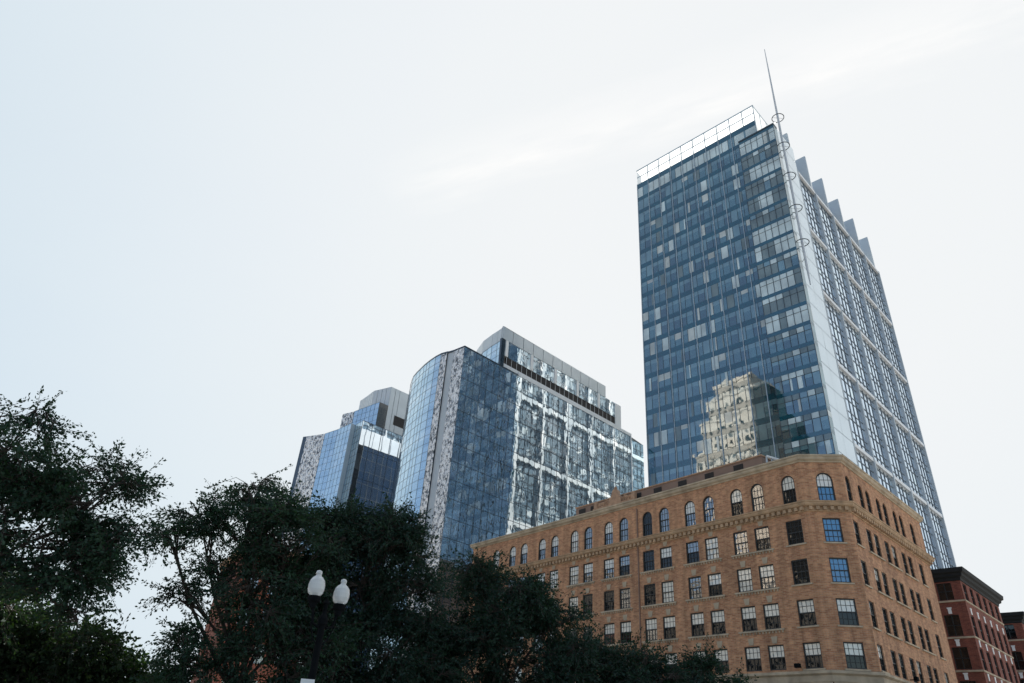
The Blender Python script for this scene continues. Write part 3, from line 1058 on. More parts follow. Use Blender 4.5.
def wavy_wall(F, s0, s1, z0, z1, nx, nz_, jit, d=0.0):
    """one sheet of panes whose corners stand slightly in and out, as hung glass does"""
    me_v, me_f, uv = [], [], []
    for j in range(nz_ + 1):
        for i in range(nx + 1):
            s = s0 + (s1 - s0) * i / nx
            z = z0 + (z1 - z0) * j / nz_
            edge = i in (0, nx) or j in (0, nz_)
            me_v.append(F.P(s, d + (0 if edge else hr.uniform(-jit, jit)), z)); uv.append((s, z))
    mb = MB()
    for j in range(nz_):
        for i in range(nx):
            a = j * (nx + 1) + i
            ix = [a, a + 1, a + nx + 2, a + nx + 1]
            fface(mb, F, [me_v[k] for k in ix], [uv[k] for k in ix])
    return mb


def grid_bars(mb, F, s0, s1, z0, z1, pw, ph, d0, d1, tw=0.05, th=0.05, mat=None):
    n = max(1, round((s1 - s0) / pw)); k = max(1, round((z1 - z0) / ph))
    for i in range(n + 1):
        x = s0 + (s1 - s0) * i / n
        fbox(mb, F, x - tw / 2, x + tw / 2, d0, d1, z0, z1, mat, sides=('front', 'left', 'right'))
    for j in range(k + 1):
        z = z0 + (z1 - z0) * j / k
        fbox(mb, F, s0, s1, d0, d1 - 0.004, z - th / 2, z + th / 2, mat, sides=('front', 'top', 'bottom'))


FS1, FS2 = 51.8, 57.2
mb = wavy_wall(FH, 0, FS1, 0, HTOP, 34, 22, 0.007)
g = part(mb, 'front_glazing', 'hotel_glass', hotel)
br = MB(); grid_bars(br, FH, 0, FS1, 0, HTOP, 1.55, 3.3, 0.02, 0.05, 0.04, 0.06); sub(br, 'glazing_bars', 'mullion_dark', hotel, g)
mb = wavy_wall(FH, FS1, FS2, 0, HTOP, 4, 22, 0.004, -0.6); part(mb, 'end_glazing', 'blue_glass', hotel)
mb = MB(); fbox(mb, FH, FS1 - 0.3, FS1, -0.6, 0.06, 0, HTOP); part(mb, 'corner_trim', 'pale_metal', hotel)
# curved prow: strips with painted reflections, slot and the curve
SC = HK
strip = [(-10.93, 139.57), (-13.5, 141.9), (-14.7, 142.75), (-15.1, 142.85), (-16.6, 143.9)]
strip = [(x * SC, y * SC) for x, y in strip]
curve = [(-16.6, 143.9), (-18.0, 145.5), (-19.5, 147.6), (-21.1, 150.2), (-22.2, 152.3), (-23.3, 154.4), (-24.3, 156.6), (-24.9, 158.8), (-25.45, 161.4), (-25.8, 164.2), (-25.9, 167.5), (-25.6, 171), (-24.6, 175), (-23, 179)]
curve = [(x * SC, y * SC) for x, y in curve]


def seg_wall(pts, z0, z1, pw, ph, jit, d=0.0):
    mb, br = MB(), MB()
    for a, b in zip(pts[:-1], pts[1:]):
        v = Vector((b[0] - a[0], b[1] - a[1]))
        h = math.degrees(math.atan2(v.x, v.y))
        F = Fr(a, h, h - 90)
        n = max(1, round(v.length / pw))
        m2 = wavy_wall(F, 0, v.length, z0, z1, n, round((z1 - z0) / ph), jit, d)
        mb.v, mb.f, mb.uv, mb.mi = mb.v + m2.v, mb.f + [tuple(i + len(mb.v) for i in f) for f in m2.f], mb.uv + m2.uv, mb.mi + m2.mi
        grid_bars(br, F, 0, v.length, z0, z1, pw, ph, d + 0.015, d + 0.035, 0.035, 0.035)
    return mb, br


mb, br = seg_wall(curve, 0, HTOP, 1.55, 1.65, 0.003)
g = part(mb, 'curved_glazing', 'blue_glass', hotel); sub(br, 'glazing_bars', 'mullion_dark', hotel, g)
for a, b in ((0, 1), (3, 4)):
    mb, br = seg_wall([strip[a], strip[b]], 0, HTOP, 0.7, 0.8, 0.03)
    part(mb, 'painted_mirror_strip', 'painted_reflections', hotel)
mb = MB()
v = Vector((strip[2][0] - strip[1][0], strip[2][1] - strip[1][1])); h = math.degrees(math.atan2(v.x, v.y))
F = Fr(strip[1], h, h - 90); fbox(mb, F, 0.02, v.length + 0.3, -0.9, -0.12, 0, HTOP - 0.1)
part(mb, 'recess', 'fin_metal', hotel)
# back of the building and roof
bk0 = FH.P(FS2, -26, 0); bk1 = (curve[-1][0] + 1.0, curve[-1][1] + 1.0)
FBK = Fr(bk1, 47.3, -42.7)
ln = (Vector(bk0[:2]) - Vector(bk1)).length
mb = MB(); fquad(mb, FBK, 0, 50, 0, 0, HTOP); g = part(mb, 'back_glazing', 'rear_blue', hotel)
br = MB(); grid_bars(br, FBK, 0, 50, 0, HTOP, 3.1, 3.3, 0.01, 0.05, 0.12, 0.12); sub(br, 'glazing_bars', 'mullion_dark', hotel, g)
e0 = FH.P(FS2, -0.6, 0); e1 = FBK.P(50, 0, 0)
mb = MB(); mb.face([e0, e1, (e1[0], e1[1], HTOP), (e0[0], e0[1], HTOP)], ((0, 0), (25, 0), (25, HTOP), (0, HTOP))); part(mb, 'end_wall', 'blue_glass', hotel)
mb = MB(); poly_cap(mb, [e0[:2], FH.P(FS1, 0, 0)[:2], HP, *strip[1:], *curve[1:], bk1, e1[:2]], HTOP - 0.02); part(mb, 'roof', 'roofing', hotel)
# parapet trims
mb = MB(); fbox(mb, FH, 17.9 * HK, FS1, -0.3, 0.05, HTOP + 0.003, HTOP + 0.75); part(mb, 'parapet', 'pale_metal', hotel)
mb = MB(); fbox(mb, FH, 0, 17.9 * HK, -0.3, 0.04, HTOP + 0.003, HTOP + 0.25); sweep(mb, [strip[0], *strip[1:], *curve[1:]][::-1], [(0.03, HTOP - 0.1), (0.03, HTOP + 0.22), (-0.3, HTOP + 0.22)]); part(mb, 'coping', 'slate_glass', hotel)
# penthouse
q0, q1, q2 = 11.8 * HK, 53.0 * HK, 60.0 * HK
zl0, zl1, zg1, zt = hz(85.9), hz(88.1), hz(92.6), hz(96.2)
mb = wavy_wall(FH, q0 + 1.0, q2 - 2.2, zl1, zg1, 30, 2, 0.006, -0.4); part(mb, 'penthouse_glazing', 'hotel_glass', hotel)
mb = MB()
for i in range(5):
    s = q0 + 1.2 + i * 7.3
    fbox(mb, FH, s, s + 0.7, -0.42, -0.25, zl1, zg1)
part(mb, 'penthouse_piers', 'pier_white', hotel)
mb = MB(); fbox(mb, FH, q2 - 2.2, q2, -0.9, -0.36, zl0 - 1, zg1); part(mb, 'penthouse_end', 'pale_metal', hotel)
mb = MB(); fbox(mb, FH, q0 + 1.8, q2 - 2.2, -0.9, -0.5, zl0, zl1); lv = part(mb, 'louvre_band', 'dark_vent', hotel)
mb = MB()
for i in range(24):
    s = q0 + 1.8 + (q2 - 4 - q0) * i / 24
    fbox(mb, FH, s - 0.035, s + 0.035, -0.49, -0.46, zl0, zl1)
sub(mb, 'louvre_posts', 'pale_metal', hotel, lv)
mb = MB(); fbox(mb, FH, q0 + 1.0, q2 - 2.2, -0.9, -0.3, HTOP, zl0 - 0.003); part(mb, 'penthouse_base', 'pale_metal', hotel)
mb = MB()
n = 11
for i in range(n):
    a = q0 + (q1 - q0) * i / n; b = q0 + (q1 - q0) * (i + 1) / n
    fbox(mb, FH, a + 0.07, b - 0.07, -0.55, -0.3, zg1 + 0.05, zt)
part(mb, 'metal_panels', 'grey_metal', hotel)
mb = MB(); fbox(mb, FH, q0 + 0.3, q1 - 0.05, -0.9, -0.56, zg1, zt - 0.06); part(mb, 'panel_backing', 'dark_frame', hotel)
# curved left side of the penthouse
pc = [(-1.75, 119.6), (-3.0, 121.5), (-4.1, 123.0), (-6.0, 126.0), (-7.4, 129.9), (-8.2, 134)]
mb = MB()
for a, b in zip(pc[:-1], pc[1:]):
    v = Vector((b[0] - a[0], b[1] - a[1])); h = math.degrees(math.atan2(v.x, v.y)); F = Fr(a, h, h - 90)
    fbox(mb, F, 0.05, v.length - 0.03, -0.3, 0, zg1 + 0.05, zt)
part(mb, 'metal_panels', 'grey_metal', hotel)
mb, br = seg_wall(pc, HTOP, zg1, 1.55, 1.65, 0.003, -0.05); g = part(mb, 'penthouse_glazing', 'blue_glass', hotel); sub(br, 'glazing_bars', 'mullion_dark', hotel, g)
mb = MB(); fbox(mb, FH, q0 - 0.05, q0 + 0.95, -0.8, -0.28, HTOP, zg1); part(mb, 'penthouse_corner', 'slate_glass', hotel)
mb = MB(); poly_cap(mb, [pc[0], *pc[1:], FH.P(q1, -18, 0)[:2], FH.P(q1, -0.4, 0)[:2]], zt - 0.05); poly_cap(mb, [FH.P(q1, -0.4, 0)[:2], FH.P(q1, -18, 0)[:2], FH.P(q2, -18, 0)[:2], FH.P(q2, -0.4, 0)[:2]], zg1 - 0.02)
part(mb, 'penthouse_roof', 'roofing', hotel)
mb = MB(); fbox(mb, FH, q1 - 0.4, q1, -18, -0.9, zg1, zt - 0.06); fbox(mb, FH, q2 - 0.4, q2, -18, -0.9, HTOP, zg1 - 0.03); part(mb, 'penthouse_side', 'grey_metal', hotel)
mb = MB()
for i in range(14):
    fbox(mb, FH, 11 + i * 2.7, 11 + (i + 1) * 2.7 - 0.25, -24.4, -24, HTOP - 4, HTOP + 7)
part(mb, 'added_rear_panels', 'pier_white', hotel)  # unseen white panels added so the wing's front glass mirrors a bright band

# second wing, farther left
wing = thing('glass_wing', 'narrow blue glass building rising from the trees, leftmost of the three glass buildings', 'building', (-38, 155, 0))
WTOP = 1.6 + 82.4 * HK
wl = [(-61.9, 200.8), (-58.4, 199.1), (-54.4, 197.0), (-49.7, 192.9), (-44.8, 187.5)]
wl = [(x * HK, y * HK) for x, y in wl]
ret = (-43.9 * HK, 189.0 * HK); wc = (-41.1 * HK, 185.0 * HK); we = (-29.0 * HK, 195.9 * HK)


def wpart(pts, z0, z1, name, mat, pw=1.55, ph=1.65, jit=0.003, bars=True):
    mb, br = seg_wall(pts, z0, z1, pw, ph, jit)
    g = part(mb, name, mat, wing)
    if bars:
        sub(br, 'glazing_bars', 'mullion_dark', wing, g)


left_ret = (wl[0][0] - 1.2, wl[0][1] + 5)
wpart([wl[0], left_ret][::-1], 0, WTOP, 'side_glazing', 'blue_glass')
wpart([wl[0], (wl[0][0] + (wl[1][0] - wl[0][0]) * 0.35, wl[0][1] + (wl[1][1] - wl[0][1]) * 0.35)][::-1], 0, WTOP, 'dark_strip', 'slate_glass', bars=False)
a = (wl[0][0] + (wl[1][0] - wl[0][0]) * 0.35, wl[0][1] + (wl[1][1] - wl[0][1]) * 0.35)
wpart([a, wl[1], wl[2]][::-1], 0, WTOP, 'painted_mirror_strip', 'painted_reflections', 0.8, 0.8, 0.03, False)
wpart(wl[2:][::-1], 0, WTOP, 'curved_glazing', 'blue_glass')
wpart([wl[4], ret][::-1], 0, WTOP, 'recess', 'fin_metal', bars=False)
wpart([ret, wc][::-1], 0, WTOP, 'corner_glazing', 'blue_glass')
FW = Fr(wc, 48.0, 138.0)
wlen = 16.5
mb = wavy_wall(FW, 0, wlen, 0, WTOP, 6, 22, 0.006); g = part(mb, 'front_glazing', 'wing_glass', wing)
br = MB(); grid_bars(br, FW, 0, wlen, 0, WTOP, 2.7, 6.6, 0.012, 0.05, 0.10, 0.05); sub(br, 'glazing_bars', 'mullion_dark', wing, g)
we = FW.P(wlen, 0, 0)[:2]
wb = FW.P(wlen, -25, 0)[:2]
mb = MB(); poly_cap(mb, [left_ret, *wl, ret, wc, we, wb], WTOP - 0.02); part(mb, 'roof', 'roofing', wing)
mb = MB(); fbox(mb, FW, wlen - 0.02, wlen + 0.35, -25, 0.02, 0, WTOP); part(mb, 'end_wall', 'pale_metal', wing)
# set back upper storeys
z2 = 1.6 + 90.1 * HK; z3 = 1.6 + 96.6 * HK
uc = FW.P(3.55, -0.1, 0)[:2]
ul = [uc, (-46.7 * HK, 196.1 * HK), (-50.8 * HK, 198.8 * HK), (-52 * HK, 206 * HK)]
wpart(ul[:2], WTOP, z2, 'upper_glazing', 'blue_glass')
wpart(ul[1:], WTOP, z2 - 0.02, 'painted_mirror_strip', 'painted_reflections', 0.8, 0.8, 0.03, False)
mb = MB(); fbox(mb, FW, 3.57, 6.1, -0.8, -0.1, WTOP, z2); part(mb, 'upper_corner', 'slate_glass', wing)
mb = MB()
PCN = FW.P(6.15, -0.25, 0)
pl = [PCN[:2], (-41.5 * HK, 194 * HK), (-44.5 * HK, 198.5 * HK), (-47 * HK, 202 * HK)]
for a, b in zip(pl[:-1], pl[1:]):
    v = Vector((b[0] - a[0], b[1] - a[1])); h = math.degrees(math.atan2(v.x, v.y)); F = Fr(a, h, h - 90)
    n = 4
    for i in range(n):
        fbox(mb, F, v.length * i / n + 0.06, v.length * (i + 1) / n - 0.05, -0.2, 0, WTOP, z3, 'grey_metal')
    fbox(mb, F, 0.1, v.length - 0.1, -0.5, -0.22, WTOP, z3 - 0.1, 'slate_bar')
part(mb, 'metal_panels', 'grey_metal', wing)
mb = MB()
for s0, s1 in ((6.2, 7.5), (7.6, 8.8), (8.9, 11.4), (11.5, 14.3)):
    fbox(mb, FW, s0, s1, -0.5, -0.25, WTOP, z3, 'grey_metal')
fbox(mb, FW, 6.3, 14.2, -0.9, -0.52, WTOP, z3 - 0.1, 'slate_bar')
part(mb, 'metal_panels', 'grey_metal', wing)
mb = MB(); fbox(mb, FW, 8.3, 11.4, -0.5, -0.235, hz(86.5), hz(89.6)); part(mb, 'louvre', 'dark_vent', wing)
mb = MB(); poly_cap(mb, [*pl, FW.P(14.3, -16, 0)[:2], FW.P(14.3, -0.3, 0)[:2]], z3 - 0.05); poly_cap(mb, [*ul, pl[-1], pl[0]], z2 - 0.05); part(mb, 'penthouse_roof', 'roofing', wing)
mb = MB(); fbox(mb, FW, 14.0, 14.3, -16, -0.95, WTOP, z3 - 0.06); part(mb, 'penthouse_side', 'grey_metal', wing)
# ------------------------------------------------------------------ dark red row buildings at right
def row_house(s0, ln, label, nwin, left_w=16):
    root = thing('red_brick_building', label, 'building', tuple(FB.P(s0 + 4, -4, 0)), 'red brick row buildings on the side street')
    p0 = FB.P(s0 + 0.95, 0.1, 0)
    F = Fr(p0, 46.0, 136.0)
    G = Fr(p0, -44.0, -134.0)
    L_ = ln - 1.0
    ztop = 26.2
    cols = [L_ * (i + 0.5) / nwin for i in range(nwin)]
    rows = [(23.5, 2.1), (19.2, 2.5), (15.4, 2.5), (11.6, 2.5)]
    for FF, cc, w, l in ((F, cols, 1.5, L_), (G, [2.0, 6.2, 10.4, 14.0], 1.75, left_w)):
        mb = MB(); wall(mb, FF, 0, l, 0, ztop, [(c, z, w, h, False) for c in cc for z, h in rows], 0.25); part(mb, 'wall', 'red_brick', root)
        for c in cc:
            for ri, (z, h) in enumerate(rows):
                o = None
                key = ('row', w, ri == 0)
                if key not in MESH:
                    g = MB(); fquad(g, F0, -w / 2, w / 2, -0.2, 0, h)
                    go = g.build('window', 'win_dark'); gm = go.data; bpy.data.objects.remove(go)
                    f = MB()
                    t = 0.07
                    fbox(f, F0, -w / 2, -w / 2 + t, -0.22, -0.12, 0, h); fbox(f, F0, w / 2 - t, w / 2, -0.22, -0.12, 0, h)
                    fbox(f, F0, -w / 2 + t, w / 2 - t, -0.22, -0.12, h / 2 - 0.04, h / 2 + 0.04); fbox(f, F0, -w / 2 + t, w / 2 - t, -0.22, -0.12, 0, t); fbox(f, F0, -w / 2 + t, w / 2 - t, -0.22, -0.12, h - t, h)
                    if w > 1.6:
                        fbox(f, F0, -0.05, 0.05, -0.22, -0.12, t, h - t)
                    fo = f.build('frame', 'dark_frame'); fm = fo.data; bpy.data.objects.remove(fo)
                    k = MB(); fbox(k, F0, -0.2, 0.2, 0.004, 0.07, 0.12, 0.75); fbox(k, F0, -0.27, 0.27, 0.004, 0.09, 0.752, 0.9)
                    k_o = k.build('keystone', 'sign_white'); km = k_o.data; bpy.data.objects.remove(k_o)
                    MESH[key] = (gm, fm, km)
                gm, fm, km = MESH[key]
                o = place('window', gm, root, Vector(FF.P(c, 0, z)) - root.location, (0, 0, FF.rot))
                place('frame', fm, o)
                if ri > 0:
                    place('keystone', km, o, (0, 0, h))
    for zb in (23.35, 19.02, 15.22, 11.4):
        mb = MB(); sweep(mb, [G.P(left_w, 0, 0)[:2], p0[:2], F.P(L_, 0, 0)[:2]], [(0.003, zb - 0.14), (0.10, zb - 0.12), (0.10, zb + 0.06), (0.003, zb + 0.09)]); part(mb, 'band', 'limestone', root)
    mb = MB(); sweep(mb, [G.P(left_w, 0, 0)[:2], p0[:2], F.P(L_, 0, 0)[:2], F.P(L_, -6, 0)[:2]],
                     [(0.003, 25.75), (0.12, 25.8), (0.16, 26.1), (0.45, 26.3), (0.5, 26.6), (0.75, 26.75), (0.8, 27.1), (0.83, 27.25), (-0.3, 27.35), (-0.3, 26.0)])
    part(mb, 'cornice', 'dark_cornice', root)
    mb = MB(); fbox(mb, F, L_ - 0.02, L_ + 0.25, -left_w, -0.01, 0, 26.0); part(mb, 'side_wall', 'red_brick', root)
    mb = MB(); fbox(mb, F, 0.1, L_, -left_w, -0.1, 25.6, 26.0); part(mb, 'roof', 'roofing', root)


row_house(34.3, 18.9, 'dark red brick building with dark cornice, right beside the tan brick building', 6)
row_house(65.3, 24, 'dark red brick building with dark cornice, cut off by the right picture edge', 6)

# orange-red brick building half hidden by the trees at left
rc = polar(-19.2, 92, 0)
FO = Fr(rc, 64, 154)
FO2 = Fr(rc, -30, -120)
oroot = thing('orange_building', 'orange red brick building half hidden by trees, left of the street lamp', 'building', tuple(rc))
ocols = [1.6, 4.2, 6.8, 9.4]
for FF, l in ((FO, 11), (FO2, 14)):
    cc = ocols if FF is FO else [2, 5, 8, 11]
    ops = [(c, z, 1.3, 2.1, False) for c in cc for z in (2.2, 6, 9.8, 13.6, 17.4)]
    mb = MB(); wall(mb, FF, 0, l, 0, 22.6, ops, 0.25); part(mb, 'wall', 'orange_brick' if FF is FO else 'red_brick', oroot)
    for c in cc:
        for z in (2.2, 6, 9.8, 13.6, 17.4):
            key = ('or',)
            if key not in MESH:
                g = MB(); fquad(g, F0, -0.65, 0.65, -0.2, 0, 2.1)
                go = g.build('window', 'win_mirror'); gm = go.data; bpy.data.objects.remove(go)
                f = MB(); fbox(f, F0, -0.65, 0.65, -0.2, -0.1, 1.0, 1.1); fbox(f, F0, -0.04, 0.04, -0.2, -0.1, 0, 1.0); fbox(f, F0, -0.04, 0.04, -0.2, -0.1, 1.1, 2.1)
                fo = f.build('frame', 'dark_frame'); fm = fo.data; bpy.data.objects.remove(fo)
                MESH[key] = (gm, fm)
            o = place('window', MESH[key][0], oroot, Vector(FF.P(c, 0, z)) - oroot.location, (0, 0, FF.rot))
            place('frame', MESH[key][1], o)
mb = MB(); sweep(mb, [FO2.P(14, 0, 0)[:2], rc[:2], FO.P(11, 0, 0)[:2]], [(0.003, 21.7), (0.3, 22.0), (0.4, 22.7), (-0.4, 22.8)]); part(mb, 'cornice', 'carved_stone', oroot)
mb = MB(); fbox(mb, FO, 0.1, 11, -13, -0.1, 22.2, 22.5); fbox(mb, FO, 10.98, 11.2, -13, 0, 0, 22.2); part(mb, 'roof', 'roofing', oroot)

# low brown building beyond the far left tree
lroot = thing('low_building', 'low brown brick building glimpsed under the far left tree', 'building', tuple(polar(-36, 66, 0)))
FLO = Fr(polar(-43, 62, 0), 62, 152)
LLEN = 9.0
ops = [(2 + i * 3.2, z, 1.5, 2.0, False) for i in range(2) for z in (2, 6)]
mb = MB(); wall(mb, FLO, 0, LLEN, 0, 10.2, ops, 0.25); part(mb, 'wall', 'red_brick', lroot)
for (s, z, w, h, a) in ops:
    key = ('lo',)
    if key not in MESH:
        g = MB(); fquad(g, F0, -0.75, 0.75, -0.2, 0, 2.0); go = g.build('window', 'win_dark'); MESH[key] = go.data; bpy.data.objects.remove(go)
    place('window', MESH[key], lroot, Vector(FLO.P(s, 0, z)) - lroot.location, (0, 0, FLO.rot))
mb = MB(); fbox(mb, FLO, -0.2, LLEN + 0.2, -12, 0.25, 10.2, 10.7); part(mb, 'roof', 'carved_stone', lroot)
mb = MB(); fbox(mb, FLO, 0, LLEN, -11.8, -0.3, 0, 10.19); part(mb, 'rear_wall', 'red_brick', lroot)


# ------------------------------------------------------------------ buildings behind the viewpoint, seen in the glass
def reflect_point(az, d):
    v = Vector((d * math.sin(R(az)), d * math.cos(R(az)), 0))
    n = FT.n
    return v - 2 * (v - FT.p).dot(n) * n


K = reflect_point(21.75, 300)
FK = Fr(K, 40 - 90, 40)                          # sunlit front, s runs north-west
back = thing('stone_tower', 'pale stepped stone tower with many small windows, mirrored in the tallest glass tower', 'skyscraper', tuple(K))


def tier(F, s0, s1, d, z0, z1, mat, name='wall'):
    ops = []
    n = max(2, int((s1 - s0) / 3.4))
    z = z0 + 1.2
    while z + 2.6 < z1 - 1:
        for i in range(n):
            c = s0 + (s1 - s0) * (i + 0.5) / n
            ops.append((c, z, 1.7, 2.4, False))
        z += 4.0
    mb = MB(); wall(mb, F, s0, s1, z0, z1, ops, 0.5, d=d); part(mb, name, mat, back)
    mb = MB(); fquad(mb, F, s0 + .1, s1 - .1, d - 0.45, z0, z1); part(mb, 'glazing', 'win_dark', back)


TIERS = [(-4, 34, 34, 0, 132, 0), (-1.5, 30, 28, 132, 148, -2), (0.5, 27, 22, 148, 160, -4), (2.5, 23.5, 18, 160, 167, -5)]
for (a, b, b2, z0, z1, d) in TIERS:
    tier(FK, a, b, d, max(z0, 40), z1, 'beige_stone')
    mb = MB(); fbox(mb, FK, a + .02, b - .02, d - b2, d - .55, 0 if z0 == 0 else z0, z1 - 0.1); part(mb, 'core', 'beige_stone', back)
    mb = MB(); fbox(mb, FK, a - 0.5, b + 0.5, d, d + 0.5, z1 - 0.9, z1 + 0.3); part(mb, 'cornice', 'beige_stone', back)
for i in range(7):                                # balcony stacks on the front
    s = 1.0 + i * 4.4
    mb = MB()
    for k in range(22):
        z = 44 + k * 4.0
        fbox(mb, FK, s, s + 2.6, 0.02, 1.1, z, z + 1.1)
    part(mb, 'balcony', 'beige_stone', back)

dk = thing('brown_tower', 'dark brown stepped tower beside the pale stone tower, mirrored in the tallest glass tower', 'skyscraper', tuple(reflect_point(24.6, 285)))
FD = Fr(reflect_point(24.7, 285), 40 - 90, 40)
for (s0, s1, z0, z1) in ((-2.5, 18, 0, 115), (0.8, 18, 115, 127), (6.5, 18, 127, 139), (11, 18, 139, 152)):
    mb = MB(); fbox(mb, FD, s0, s1, -20, 0, z0, z1); part(mb, 'wall', 'dark_stone', dk)
    mb = MB(); fbox(mb, FD, s0 - 0.4, s1 + 0.4, -20.3, 0.4, z1 + 0.003, z1 + 0.8); part(mb, 'cornice', 'dark_stone', dk)

bl = thing('stone_block', 'long pale stone block behind the viewpoint, mirrored in the tan brick building\'s windows', 'building', (-135, 70, 0))
FBL = Fr((-118, 20), 12, 102)
mb = MB()
ops = [(3 + i * 4.2, 3 + k * 4.1, 2.0, 2.6, False) for i in range(22) for k in range(11)]
wall(mb, FBL, 0, 95, 0, 49, ops, 0.4); part(mb, 'wall', 'beige_stone', bl)
mb = MB(); fquad(mb, FBL, 0, 95, -0.38, 0, 49); part(mb, 'glazing', 'win_dark', bl)
mb = MB(); fbox(mb, FBL, 0.1, 94.9, -24, -0.5, 0, 48.9); fbox(mb, FBL, -0.5, 95.5, -0.3, 0.8, 49, 50); part(mb, 'roof', 'beige_stone', bl)

# ------------------------------------------------------------------ street lamp, sign, floodlights
lp = polar(-12.62, 15.45, 0)
g1 = polar(-13.58, 15.3, 4.49); g2 = polar(-11.63, 15.62, 4.44)
lamp = thing('street_lamp', 'black twin globe street lamp with white acorn globes in front of the dark trees', 'street lamp', tuple(lp))
mb = MB()
lathe(mb, (lp.x, lp.y, 0), [(0.0, 0), (0.26, 0), (0.26, 0.12), (0.21, 0.2), (0.2, 0.75), (0.14, 0.9), (0.12, 1.0), (0.085, 1.1), (0.08, 2.4), (0.065, 3.75), (0.1, 3.8), (0.1, 3.9), (0.05, 4.0), (0.04, 4.15), (0.07, 4.2), (0.0, 4.32)], 16)
part(mb, 'post', 'black_paint', lamp, True)
for gc in (g1, g2):
    mb = MB()
    v = Vector((gc.x - lp.x, gc.y - lp.y, 0))
    zb = gc.z - 0.30
    pts = [lp + Vector((0, 0, 3.84)), lp + v * 0.35 + Vector((0, 0, 3.74)), lp + v * 0.75 + Vector((0, 0, 3.78)), lp + v * 1.0 + Vector((0, 0, zb - 0.05))]
    tube(mb, pts, 0.03, 7)
    tube(mb, [lp + v * 0.1 + Vector((0, 0, 3.4)), lp + v * 0.55 + Vector((0, 0, 3.52)), lp + v * 0.9 + Vector((0, 0, 3.8))], 0.016, 5)
    part(mb, 'arm', 'black_paint', lamp, True)
    mb = MB(); lathe(mb, (gc.x, gc.y, zb), [(0.0, -0.12), (0.06, -0.12), (0.08, -0.04), (0.125, 0.0), (0.135, 0.07), (0.12, 0.1), (0, 0.1)], 16)
    part(mb, 'cup', 'black_paint', lamp, True)
    mb = MB(); lathe(mb, (gc.x, gc.y, zb), [(0.101, 0.1), (0.145, 0.15), (0.167, 0.23), (0.167, 0.32), (0.149, 0.40), (0.106, 0.46), (0.061, 0.495), (0.052, 0.52), (0.066, 0.545), (0.057, 0.59), (0.028, 0.605), (0.000, 0.605)], 24)
    gp = part(mb, 'globe', 'globe_glass', lamp, True)
    mb = MB(); lathe(mb, (gc.x, gc.y, zb), [(0.0, 0.1), (0.05, 0.1), (0.05, 0.34), (0.03, 0.38), (0, 0.38)], 12)
    sub(mb, 'lamp_bulb', 'sign_white', lamp, gp, True)
sgp = polar(-12.86, 15.28, 2.60)
FSG = Fr(sgp, 86, 176)
mb = MB(); fbox(mb, FSG, -0.13, 0.13, 0.0, 0.012, 2.38, 2.78)
sg = mb.build('street_sign', 'sign_white', origin=tuple(sgp)); tag(sg, 'small white sign plate strapped to the street lamp post', 'sign')
mb = MB(); fbox(mb, FSG, -0.03, 0.03, -0.09, 0.0, 2.57, 2.63); o = mb.build('bracket', 'black_paint', sg, origin=tuple(sgp))


def floodlight(F, s, z, label):
    p = F.P(s, 0.2, z)
    r = thing('floodlight', label, 'floodlight', p, 'floodlights on the tan brick building')
    mb = MB(); fbox(mb, F, s - 0.04, s + 0.04, 0.0, 0.42, z - 0.04, z + 0.04); part(mb, 'bracket', 'black_paint', r)
    mb = MB(); fbox(mb, F, s - 0.26, s + 0.26, 0.42, 0.72, z - 0.1, z + 0.24); part(mb, 'lamp_housing', 'black_paint', r)
    mb = MB(); fbox(mb, F, s - 0.22, s + 0.22, 0.46, 0.68, z + 0.242, z + 0.26); part(mb, 'lens', 'win_dark', r)


floodlight(FA, 2.9, 11.05, 'small black floodlight on the brick building\'s long left front, beside its clipped corner')
floodlight(FB, 7.6, 11.0, 'black floodlight on the brick building\'s right front, nearer the clipped corner')
floodlight(FB, 12.6, 11.0, 'black floodlight on the brick building\'s right front, farther from the clipped corner')
# ------------------------------------------------------------------ trees
rng = np.random.default_rng(3)


def leaf_mesh(name, P, D, leaf, mat, parent, origin):
    """P: leaf positions, D: twig directions; each leaf is one folded pointed blade of two triangles-pairs"""
    n = len(P)
    t = D + rng.normal(0, 0.75, (n, 3)); t[:, 2] -= 0.25
    t /= np.linalg.norm(t, axis=1, keepdims=True)
    r = rng.normal(0, 1, (n, 3)); r[:, 2] *= 0.5
    w = np.cross(t, r); w /= np.linalg.norm(w, axis=1, keepdims=True) + 1e-9
    ln = leaf * rng.uniform(0.5, 1.5, (n, 1)); wd = ln * rng.uniform(0.2, 0.32, (n, 1))
    nrm = np.cross(t, w)
    V = np.empty((n, 4, 3))
    V[:, 0] = P
    V[:, 1] = P + t * ln * 0.5 + w * wd + nrm * wd * 0.25
    V[:, 2] = P + t * ln
    V[:, 3] = P + t * ln * 0.5 - w * wd + nrm * wd * 0.25
    V = V.reshape(-1, 3) - np.array(origin)
    me = bpy.data.meshes.new(name)
    me.vertices.add(n * 4); me.vertices.foreach_set('co', V.ravel())
    me.loops.add(n * 4); me.loops.foreach_set('vertex_index', np.arange(n * 4))
    me.polygons.add(n); me.polygons.foreach_set('loop_start', np.arange(n) * 4); me.polygons.foreach_set('loop_total', np.full(n, 4))
    me.materials.append(MATS[mat])
    me.update(calc_edges=True); me.validate()
    o = bpy.data.objects.new(name, me); COL.objects.link(o); o.parent = parent
    return o


